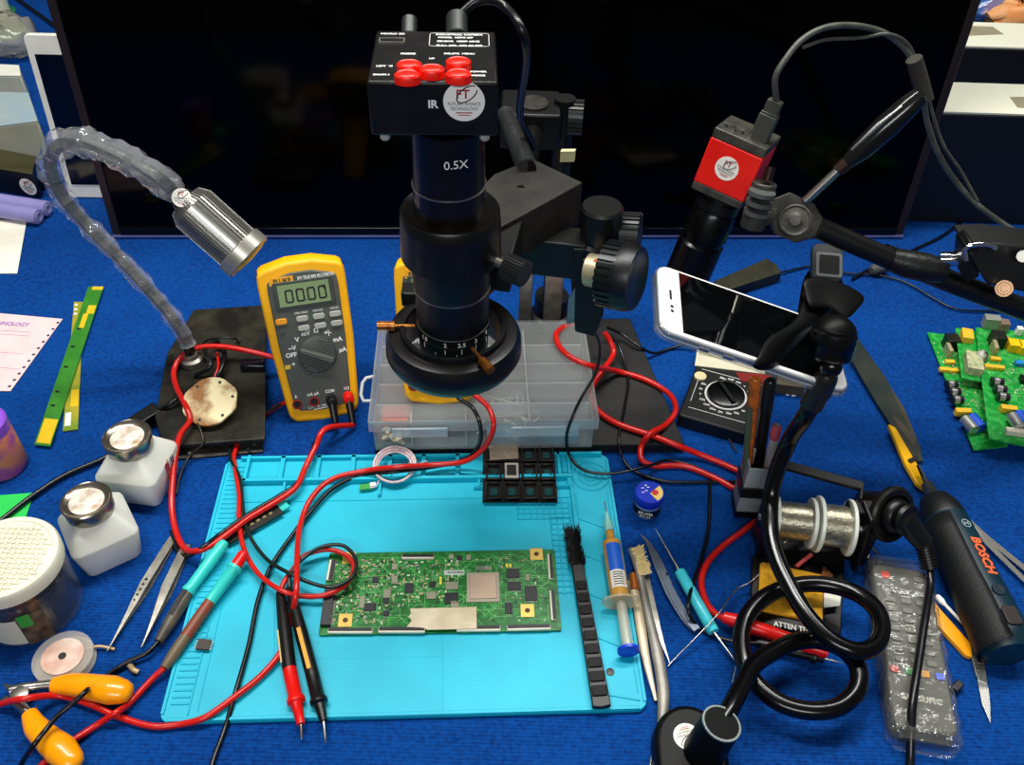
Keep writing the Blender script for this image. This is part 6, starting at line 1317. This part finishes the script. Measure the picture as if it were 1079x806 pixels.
    cable('cable', [(748, 505, .003), (748, 530, .003), (746, 560, .003), (738, 592, .003), (731, 612, .0095), (725, 640, .0145), (735, 660, .003), (752, 670, .003), (775, 676, .006), (800, 678, .008)], .0016, RUB, t)
    M, L = lay((796, 677, .007), (868, 694, .006)); MB(M).lathe([(0, .0025), (.004, .0040), (L * .8, .0042), (L * .84, .0058), (L * .87, .0058), (L * .9, .0036), (L, .003)], ax=(1, 0, 0), n=20).build('probe_handle', BLK, t)
    MB(M).lathe([(L, .0010), (L + .014, .0003)], ax=(1, 0, 0), n=10).build('tip', STEEL, t)
    # pry knife and yellow tool, screwdriver, remote
    z = .004
    t = thing('pry_bar', 'long flat dark grey strip lying diagonally above the cordless screwdriver', 'strip', G(930, 415))
    MB().slab([G(886, 338, .010), G(897, 346, .010), G(935, 400, .006), (G(970, 470, .005)), G(973, 486, .005), G(963, 484, .005), G(948, 462, .005), G(920, 418, .006), G(890, 366, .010)], (0, 0, -.003)).build('flat_strip', mat('strip_slate', '#1c2624', .35, 0, col2='#2e332a', scale=40), t, bevel=.0006)
    MB().slab([G(936, 404, .0062), G(953, 430, .006), G(966, 462, .0055), G(962, 470, .0055), G(946, 448, .0056), G(932, 418, .0062)], (0, 0, -.0004)).build('worn_patch', mat('worn_brown', '#3a3222', .5), t)
    t = thing('marker_pick', 'yellow pointed plastic pick lying against the dark strip', 'pick', G(955, 480))
    MB().slab([G(936, 446, .010), G(944, 450, .010), G(968, 490, .010), G(976, 516, .008), G(966, 508, .010), G(954, 488, .010)], (0, 0, -.006)).build('pick_body', mat('pick_yellow', '#e2a800', .35), t, bevel=.0014)
    MB(frame(G(962, 484, .0108), (.5, -.8, 0))).box((0, 0, 0), (.004, .010, .001)).build('black_mark', BLK, t)
    # cordless screwdriver
    M, L = lay((985, 527, .022), (1064, 690, .022)); M = M
    t = thing('cordless_screwdriver', 'dark green cordless screwdriver with orange red lettering at the right edge', 'screwdriver', V((M.translation.x, M.translation.y, 0)))
    BG = mat('tool_green', '#05222e', .42, col2='#082f3a', scale=60, bump=.1, bscale=900)
    prof = [(-.004, .008), (.0, .0125), (.010, .0165), (.022, .0185), (.05, .0195), (.08, .0195), (.11, .0205), (.135, .0215), (L - .006, .0205), (L, .016)]
    MB(M).lathe(prof, ax=(1, 0, 0), n=40).build('tool_body', BG, t)
    MB(M).lathe([(-.026, .0022), (-.018, .0024), (-.018, .0048), (-.006, .006), (-.004, .008)], ax=(1, 0, 0), n=20).build('chuck', mat('chuck_grey', '#4a4d50', .35, .7), t)
    MB(M).lathe([(-.040, .0018), (-.026, .0022)], ax=(1, 0, 0), n=6).build('bit', CHROME, t)
    g = MB(M); g.lathe([(.0, .0128), (.010, .0168), (.022, .0188), (.024, .0185)], ax=(1, 0, 0), n=40); g.build('nose_cover', mat('tool_black', '#0a0c0d', .45), t)
    # rubber grip along the lower left flank
    n = 10; vs = []; xs = [.026, .04, .06, .085, .105, .125, .145, L - .004]
    for x_ in xs:
        rr = .0199 if x_ < .09 else .0218
        for i in range(n + 1): a = RAD(-160 + 148 * i / n); vs.append((x_, rr * sin(a), rr * cos(a)))
    k = n + 1; MB(M).add(vs, [(i * k + j, i * k + j + 1, (i + 1) * k + j + 1, (i + 1) * k + j) for i in range(len(xs) - 1) for j in range(n)]).build('rubber_grip', mat('grip_rubber', '#08090a', .6, bump=.3, bscale=500), t, solid=.0008)
    def onbody(x, ang, rr): a = RAD(ang); p = M @ V((x, rr * sin(a), rr * cos(a))); nr = M.to_3x3() @ V((0, sin(a), cos(a))); xx = M.to_3x3() @ V((1, 0, 0)); return Matrix((xx, nr.cross(xx), nr)).transposed().to_4x4(), p
    Mx, p = onbody(.072, 14, .0199); Mx.translation = p; tx = MB(Mx); tx.text('BOSCH', Matrix.Identity(4), .0118, .0003, sx=.92, bold=.0004); tx.build('brand_lettering', mat('logo_orange', '#e0683c', .4), t, smooth=0)
    Mx, p = onbody(.040, 12, .0196); Mx.translation = p; tx = MB(Mx); tx.ring([(0, .0034), (0, .0040), (.0004, .0040), (.0004, .0034)], (0, 0, 0), n=24); tx.box((0, .0, .0002), (.0006, .0042, .0004)); tx.box((0, .0014, .0002), (.003, .0006, .0004)); tx.box((0, -.0014, .0002), (.003, .0006, .0004)); tx.build('emblem', mat('emblem_pale', '#9ab0b4', .4), t, smooth=0)
    Mx, p = onbody(.105, 6, .0200); Mx.translation = p; tx = MB(Mx); tx.lathe([(0, .0052), (.0018, .0048), (.002, .003), (.0012, 0)], n=24); tx.build('round_button', mat('button_slate', '#1a2830', .4), t)
    Mx, p = onbody(.128, 4, .0212); Mx.translation = p; tx = MB(Mx); tx.prism(rrect(.016, .012, .003, 4), 0, .0016); tx.build('slide_button', mat('button_brownish', '#2c2624', .4), t, bevel=.0005)
    # steel tweezers at the right edge
    s = thing('tweezers', 'long thin steel tweezers lying right of the cordless screwdriver at the picture edge', 'tweezers', G(1055, 575))
    for dv in (0, 1): MB().slab([G(1016 + dv, 541 + dv * 2, .005), G(1040, 563 + dv * 5, .007), G(1100, 612 + dv * 16, .004), G(1100, 618 + dv * 16, .004), G(1038, 568 + dv * 5, .007)], (0, 0, -.001)).build('arm', STEEL, s)
    # remote in plastic film
    zt = .018
    M, w, h = quad((926, 594), (972, 601), (1003, 778), (948, 770), zt)
    a = G(948, 596, zt); b = G(977, 772, zt); M = frame((a + b) / 2, (b - a)); L = (b - a).length; W = .045
    # local x runs down the remote, y to its right-hand side reversed
    t = thing('remote_control', 'grey television remote wrapped in clear plastic film lying near the front', 'remote control', V((M.translation.x, M.translation.y, 0)))
    MB(M).prism(rrect(L, W, .007, 5), -.0165, 0, ins=.02).build('remote_body', mat('remote_grey', '#47473f', .5, col2='#565650', scale=60), t, bevel=.002, seg=3)
    def key(i, j, sx, sy, m, nm='key'): kb = MB(M); kb.prism(rrect(sx, sy, .0012, 3, -L / 2 + i, j), 0, .0014); kb.build(nm, m, t, bevel=.0003, seg=1)
    KG = mat('key_grey', '#6a6a62', .5)
    key(.012, -.013, .0065, .0065, mat('key_red', '#c8402c', .4), 'power_key'); key(.012, .013, .0045, .008, KG)
    for r_ in range(11):
        for c_ in range(3):
            x_ = .026 + r_ * .0088
            if x_ > L - .055: continue
            key(x_, (1 - c_) * .0115, .0045, .0075, KG)
    for c_, cl in enumerate(('#b0382c', '#3f8a4c', '#c88a2c', '#4a5fc8')): key(L - .046, -.0165 + c_ * .0108, .0055, .0065, mat('key_colour' + 'abcd'[c_], cl, .4), 'colour_key')
    tx = MB(M @ Matrix.Translation((L / 2 - .024, 0, .0003)) @ Matrix.Rotation(RAD(90), 4, 'Z')); 
    tx = MB(M)
    rnd = random.Random(4)
    for r_ in range(12): tx.box((-L / 2 + .0216 + r_ * .0088, rnd.choice((-.012, 0, .011)), .0003), (.0008, .006, .0002))
    Mt = Matrix.Translation((L / 2 - .025, 0, .0003)) @ Matrix.Rotation(RAD(90), 4, 'Z'); tx.text('SAMSUNG', Mt, .0062, .0001, sx=1.0, bold=.0002); tx.build('key_print', mat('print_pale', '#b8b8a8', .5), t, smooth=0)
    # crumpled film: noisy shell round the remote
    ns, nl = 40, 60; vs = []; fs = []; rnd = random.Random(12); ol = rrect(W + .005, .0225, .007, 9); ns = len(ol)
    for i in range(nl + 1):
        x_ = -L / 2 - .006 + (L + .014) * i / nl; e = 1.0 if 1 < i < nl - 1 else .86
        for (yy, zz) in ol: vs.append((x_, yy * e * (1.0 + .02 * sin(i * .9 + yy * 200)) + rnd.uniform(-.0006, .0006), -.0075 + zz * e + rnd.uniform(-.0007, .0009) * (zz > 0)))
    for i in range(nl):
        for j in range(ns): fs.append((i * ns + j, i * ns + (j + 1) % ns, (i + 1) * ns + (j + 1) % ns, (i + 1) * ns + j))
    fs += [tuple(range(ns))[::-1], tuple(nl * ns + j for j in range(ns))]
    MB(M).add(vs, fs).build('plastic_wrap', clear('remote_film', '#c8c8b8', .07, .12, 1.0, 130), t, smooth=25)
    q = G(1008, 724, .004); tag(MB(frame(q, (1, .8, 0))).box((0, 0, 0), (.010, .006, .006)).build('black_clip', BLK, None, bevel=.0008), 'tiny black clip poking out beside the wrapped remote', 'clip')
    # cutter, swab, scalpel
    t = thing('retractable_cutter', 'orange yellow cutter handle lying right of the wrapped remote', 'cutter', G(1003, 665))
    MB().slab([G(985, 632, .006), G(990, 640, .006), G(1024, 678, .006), G(1025, 692, .006), G(1018, 690, .006), G(988, 658, .006)], (0, 0, -.005)).build('cutter_handle', mat('cutter_orange', '#f2a010', .35), t, bevel=.001)
    M, L = lay((987, 628, .009), (1048, 691, .005)); t = thing('cotton_swab', 'white cotton swab lying across the orange cutter', 'cotton swab', V((M.translation.x, M.translation.y, .006)))
    MB(M).lathe([(0, .0013), (L, .0013)], ax=(1, 0, 0), n=12).build('swab_stick', WHT, t)
    for x0 in (-.001, L - .008): MB(M).lathe([(x0, .0008), (x0 + .0015, .0024), (x0 + .006, .0026), (x0 + .010, .0014)], ax=(1, 0, 0), n=14).build('cotton_tip', mat('cotton', '#f0efe8', .9), t)
    M, L = lay((1026, 673, .003), (1044, 762, .003)); t = thing('scalpel', 'steel scalpel with textured grip and pointed blade near the lower right', 'scalpel', V((M.translation.x, M.translation.y, 0)))
    MB(M).prism([(0, -.004), (.004, -.0052), (L * .45, -.0040), (L * .5, -.0030), (L * .52, -.0036), (L * .55, .0034), (L * .5, .0036), (.004, .0050), (0, .004)], -.0015, .0008).build('scalpel_handle', mat('pale_steel', '#b4b6b0', .35, .8, col2='#8c8e88', scale=500), t, bevel=.0004)
    MB(M).prism([(L * .52, -.0034), (L * .8, -.0034), (L, -.0002), (L * .8, .0022), (L * .6, .0036), (L * .52, .003)], -.0006, 0).build('blade', mat('blade_steel', '#d8d8d0', .2, .7), t)
    for i in range(8): MB(M).box((.006 + i * .003, 0, .0009), (.001, .007, .0005)).build('grip_ridge', STEELD, t)
rear_bits()
# ================================================================ BOARDS AT THE RIGHT
def boards():
    def board(tl, tr, br, bl, z, label, k):
        M, w, h = quad(tl, tr, br, bl, z); t = thing('circuit_board', label, 'circuit board', V((M.translation.x, M.translation.y, z - .0018)), 'boards stacked at the right edge')
        a = [PL(M, *p) for p in (bl, br, tr, tl)]
        MB(M).prism([(p.x, p.y) for p in a], -.0016, 0).build('board', mat('board_green', '#0d8a30', .35, col2='#34a848', scale=160, ramp=(.45, .6), detail=5), t)
        def P(u, v): p = PL(M, u, v); return p.x, p.y
        def part(u, v, sx, sy, sz, m, nm, bev=.0004, z0=0): x, y = P(u, v); return MB(M).box((x, y, z0 + sz / 2), (sx, sy, sz)).build(nm, m, t, bevel=bev, seg=1)
        ox, oy = k
        MB(M).box(P(10 + ox + 978 + 12, 366 + oy) + (.007,), (.014, .014, .014)).build('relay_block', mat('relay_black', '#16160f', .4), t, bevel=.0006)
        part(997 + ox, 374 + oy, .004, .014, .012, mat('heat_sink_tan', '#b8ab86', .4, .5), 'heat_sink')
        for i in range(3): x, y = P(1001 + ox + i * 3, 409 + oy + i * 8); c = MB(M); c.lathe([(0, .0042), (.009, .0042), (.011, .0042)], (x - .006, y, .005), (1, 0, 0), 18); o = c.build('capacitor', mat('cap_black', '#15151a', .3), t); c = MB(M); c.lathe([(.011, .0042), (.0118, .0036)], (x - .006, y, .005), (1, 0, 0), 18); c.lathe([(.002, .0044), (.007, .0044)], (x - .006, y, .005), (1, 0, 0), 18); c.build('capacitor_sleeve', mat('cap_silver', '#c8c8c4', .25, .8), o)
        part(1013 + ox, 437 + oy, .015, .006, .007, mat('coil_yellow', '#e0b02c', .4), 'yellow_coil')
        x, y = P(1017 + ox, 452 + oy); MB(M).lathe([(0, .0055), (.016, .0055)], (x, y + .008, .006), (.25, -1, 0), 20).build('capacitor', mat('cap_silver', '#c8c8c4', .25, .8), t)
        x, y = P(1024 + ox, 450 + oy); MB(M).lathe([(0, .0058), (.016, .0058)], (x, y + .008, .006), (.25, -1, 0), 20).build('blue_capacitor', mat('cap_blue', '#1c4fc0', .3), t)
        for (u, v) in ((994, 391), (1004, 392), (1000, 383)): part(u + ox, v + oy, .010, .005, .004, mat('coil_yellow', '#e0b02c', .4), 'yellow_film_capacitor')
        smd(M, w * .86, h * .9, 200, int(ox) + 11, 'surface_parts', t); traces(M, w * .86, h * .9, 90, int(ox) + 3, t, 0, '#8fd080')
        return t, M, w, h, P, part
    t, M, w, h, P, part = board((977, 350), (1030, 356), (1062, 470), (1026, 474), .004, 'lower green circuit board with black relay and capacitors at the right edge, left one', (0, 0))
    x, y = P(1020, 372); 
    # narrow daughter board between the two
    M3, w3, h3 = quad((1008, 345), (1032, 350), (1036, 402), (1012, 398), .016); dt = thing('daughter_board', 'small narrow circuit board with pale transformer lying between the two big boards', 'circuit board', V((M3.translation.x, M3.translation.y, .0145)))
    MB(M3).prism(rrect(w3, h3, .001, 2), -.0016, 0).build('board', mat('board_green', '#0d8a30', .35), dt)
    MB(M3).box((0, -h3 * .25, .005), (w3 * .7, h3 * .34, .010)).build('transformer', mat('transformer_cream', '#c9c49c', .5, col2='#8c9a6a', scale=160), dt, bevel=.0006)
    MB(M3).box((-w3 * .1, h3 * .3, .004), (w3 * .5, h3 * .2, .008)).build('yellow_block', mat('coil_yellow', '#e0b02c', .4), dt, bevel=.0006)
    MB(M3).sph((w3 * .35, -h3 * .12, .008), .0065, n=16).build('round_capacitor', mat('cap_dark', '#20201c', .3, col2='#c0c0b0', scale=120), dt)
    t, M, w, h, P, part = board((1028, 345), (1120, 352), (1120, 478), (1042, 462), .020, 'upper green circuit board cut by the right picture edge, lying on the other boards', (48, -3))
    for (u, v, sx, sy, sz, m, nm) in ((1042, 344, .016, .010, .013, mat('transformer_grey', '#9aa092', .4, .4), 'transformer'), (1055, 347, .010, .010, .011, mat('heat_brown', '#8a7266', .4, .3), 'inductor'), (1072, 352, .006, .006, .009, WHT, 'white_connector'), (1066, 368, .012, .012, .010, mat('film_yellow', '#f0c010', .35), 'yellow_film_capacitor'), (1076, 370, .010, .014, .010, mat('film_yellow', '#f0c010', .35), 'yellow_film_capacitor'), (1057, 362, .006, .008, .008, mat('film_orange', '#d0781c', .4), 'orange_capacitor'), (1074, 385, .010, .006, .005, mat('connector_blue', '#1f7ac0', .4), 'blue_connector'), (1078, 402, .008, .008, .006, BLK, 'chip'), (1076, 445, .022, .004, .005, mat('connector_ivory', '#d8d2bd', .45), 'ivory_connector'), (1072, 458, .024, .006, .006, mat('connector_ivory', '#d8d2bd', .45), 'ivory_connector'), (1062, 420, .004, .003, .003, WHT, 'component')): part(u, v, sx, sy, sz, m, nm)
boards()
# ================================================================ BACKGROUND
def background():
    BX = mat('box_black', '#0b0b0a', .5, bump=.2, bscale=700); WT = mat('box_white_top', '#dcdcc6', .55, scale=6)
    def carton(y0, v_front_bot, v_top_front, v_top_back, xl_px, label, patch):
        A = G(xl_px, v_front_bot, 0); z = YP(xl_px, v_top_front, A.y).z; Yb = G(xl_px, v_top_back, z).y; x0 = A.x; x1 = x0 + .55
        t = thing('carton', label, 'carton', V(((x0 + x1) / 2, (A.y + Yb) / 2, 0)))
        MB().box(((x0 + x1) / 2, (A.y + Yb) / 2, z / 2), (x1 - x0, Yb - A.y, z - .002)).build('carton_side', BX, t, bevel=.002)
        MB().box(((x0 + x1) / 2, (A.y + Yb) / 2, z), (x1 - x0 - .002, Yb - A.y - .002, .002)).build('carton_top', WT, t)
        if patch: 
            P = [G(u, v, z + .0013) for u, v in patch]; MB().slab(P, (0, 0, -.0004)).build('grey_label', mat('label_taupe', '#8c866c', .6), t)
        return z
    carton(0, 233, 117, 85, 940, 'black sided carton with white top standing right behind the television, nearer one', [(1064, 102), (1100, 102), (1100, 116), (1072, 113)])
    # second one, further back
    A = YP(1003, 82, 1.52)
    t = thing('carton', 'black sided carton with white top, the farther one at the top right', 'carton', V((1.12, 1.5, 0)))
    z = A.z + .0
    zt = YP(1040, 50, 1.28).z; yb = G(1040, 24, zt).y
    xl = YP(985, 82, 1.28).x
    MB().box((xl + .3, (1.28 + yb) / 2, zt / 2), (.6, yb - 1.28, zt - .002)).build('carton_side', BX, t, bevel=.002)
    MB().box((xl + .3, (1.28 + yb) / 2, zt), (.598, yb - 1.282, .002)).build('carton_top', WT, t)
    MB().slab([G(1012, 27, zt + .0013), G(1046, 28, zt + .0013), G(1058, 36, zt + .0013), G(1010, 38, zt + .0013)], (0, 0, -.0004)).build('grey_label', mat('label_taupe', '#8c866c', .6), t)
    # bags at the top right
    c = G(1052, 10, .05); y0 = max(yb + .08, c.y)
    for (u, v, r, m, lab, nm) in ((1042, 6, .05, clear('blue_bag_film', '#3f7ac8', .5, .2, .8, 40), 'crumpled blue plastic bag at the top right corner', 'plastic_bag'), (1070, 14, .045, mat('orange_bag', '#e08a3c', .5, col2='#f0c08c', scale=20, bump=.6, bscale=60), 'orange and white packet beside the blue bag at the top right', 'packet')):
        p = G(u, v, .03); y_ = max(p.y, yb + .07); p = YP(u, v, y_) if YP(u, v, y_).z > .02 else V((p.x, y_, .04)); p.z = max(p.z, r * .6)
        rnd = random.Random(int(u)); b = MB(); b.sph((p.x, p.y, r * .62), r, (1.3, .9, .6), 22); b.vs = [V((v_.x + rnd.uniform(-.006, .006), v_.y + rnd.uniform(-.006, .006), max(.001, v_.z + rnd.uniform(-.006, .006)))) for v_ in b.vs]; tag(b.build(nm, m, None, smooth=80), lab, 'bag')
    # tablet leaning behind the television on the left
    up = V((0, sin(RAD(7)), cos(RAD(7)))); a = G(73, 208, .001); a.z = .001; b_ = a + V((.14, .004, 0)); x = (b_ - a).normalized(); n = x.cross(up)
    M = Matrix((x, up, n)).transposed().to_4x4(); M.translation = a; Ht = PL(M, 20, 36).y; W = .085
    t = thing('tablet', 'white framed tablet with dark screen leaning upright at the television left side', 'tablet', V(a))
    MB(M).prism(rrect(W, Ht, .006, 4, W / 2, Ht / 2), -.008, 0).build('tablet_body', mat('tablet_white', '#f2efdf', .35), t, bevel=.001)
    MB(M).box((W / 2, Ht / 2 - .002, .0004), (W - .016, Ht * .80, .0012)).build('screen', mat('tablet_glass', '#03040c', .1), t)
    # black box with sticker and olive top
    def boxat(name, tl, tr, br, bl, z, hgt, m, mt, label, cat):
        P = [G(u, v, z) for u, v in (tl, tr, br, bl)]; c_ = sum(P, V()) / 4; t = thing(name, label, cat, V((c_.x, c_.y, max(0, z - hgt)))); MB().slab(P, (0, 0, -hgt + .0005)).build('case', m, t, bevel=.002); MB().slab([p + V((0, 0, .0006)) for p in P], (0, 0, -.0008)).build('top_panel', mt, t); return t, P
    t, P = boxat('set_top_box', (-40, 150), (38, 165), (34, 184), (-40, 172), .036, .035, BLK, mat('olive_top', '#3f3c24', .5), 'black set top box with olive top and round sticker behind the lamp neck', 'device')
    q = P[3].lerp(P[2], .87); dx = (P[2] - P[3]).normalized(); nn = V((dx.y, -dx.x, 0)); Mx = Matrix((dx, V((0, 0, 1)), nn)).transposed().to_4x4(); Mx.translation = V((q.x, q.y, .017)) + nn * .0006; sticker(Mx, .0115, t)
    MB().tube([G(38, 182, .012), G(48, 196, .006)], .006, 10).build('corner_foot', BLK, t)
    # purple tube
    M, L = lay((-30, 212, .011), (46, 224, .011)); t = thing('battery_pack', 'pale purple twin cell battery pack at the left edge behind the cream sheet', 'battery pack', V((M.translation.x, M.translation.y, 0)))
    PU = mat('pale_purple', '#8a84b8', .35)
    for s in (-1, 1): MB(M).lathe([(0, .0095), (L - .001, .0095), (L, .0085)], (0, s * .0092, 0), (1, 0, 0), 24).build('cell', PU, t); MB(M).ring([(L, .004), (L, .006), (L + .0008, .006), (L + .0008, .004)], (0, s * .0092, 0), (1, 0, 0), 20).build('end_ring', mat('ring_pale', '#b8b8cc', .3, .5), t)
    # pale carton, bag, spool on the far left
    t, P = boxat('small_carton', (-40, 96), (30, 98), (40, 128), (-40, 138), .055, .054, mat('carton_grey', '#8c8c74', .7, col2='#a8a890', scale=12), mat('carton_top', '#a4ae9c', .6, col2='#7f9ab0', scale=9), 'grey green carton with pale top left of the tablet', 'carton')
    t, P = boxat('booklet', (-40, 66), (20, 69), (22, 80), (-40, 80), .045, .044, mat('booklet_side', '#b8b8a0', .7), mat('booklet_white', '#dcdccc', .6), 'flat white pack standing behind the grey green carton', 'pack')
    rnd = random.Random(5); p = G(12, 60, 0); b = MB(); b.sph((p.x, p.y, .035), .045, (1.2, .8, .75), 20); b.vs = [V((v_.x + rnd.uniform(-.007, .007), v_.y + rnd.uniform(-.007, .007), max(.001, v_.z + rnd.uniform(-.007, .007)))) for v_ in b.vs]; tag(b.build('plastic_bag', clear('grey_bag_film', '#c4c0a8', .4, .15, .8, 40), None, smooth=80), 'crumpled clear plastic bag behind the tablet at the left edge', 'bag')
    p = G(0, 34); t = thing('wire_spool', 'green wire spool with white top at the far upper left corner', 'spool', p); Mz = Matrix.Translation(p)
    GN = clear('spool_green_clear', '#2f9a4c', .6, .2)
    MB(Mz).lathe([(0, .043), (.003, .043)], n=36).build('flange', GN, t); MB(Mz).lathe([(.003, .027), (.03, .027)], n=36).build('core', mat('spool_core_green', '#1f6a34', .4), t)
    MB(Mz).lathe([(.030, .036), (.034, .036)], n=36).build('flange', GN, t); MB(Mz).lathe([(.034, .028), (.060, .028), (.062, .026)], n=36).build('pale_reel', mat('pale_reel', '#c8ccae', .5), t); MB(Mz).lathe([(.062, .03), (.065, .03)], n=36).build('white_disc', WHT, t)
    tag(cable('black_cable', [(10, -8, .004), (24, 3, .004), (38, 13, .004), (56, 26, .004), (75, 40, .004)], .0032, RUB), 'black cable on the cloth at the upper left corner going behind the television', 'cable')
background()
GROUPS = {'test_lead': 'test leads on the workbench', 'multimeter': 'yellow multimeters standing on the workbench', 'tweezers': 'steel tweezers lying on the cloth', 'carton': 'black and white cartons behind the television', 'circuit_board': 'green circuit boards', 'marker_pen': 'pens in the grey cup', 'solder_wire': 'thin loose solder wires', 'black_cable': 'black cables on the cloth'}
for o in COL.objects:
    n = o.name.split('.')[0]
    if o.parent is None and o.get('label') and not o.get('group') and n in GROUPS and n != 'circuit_board': o['group'] = GROUPS[n]
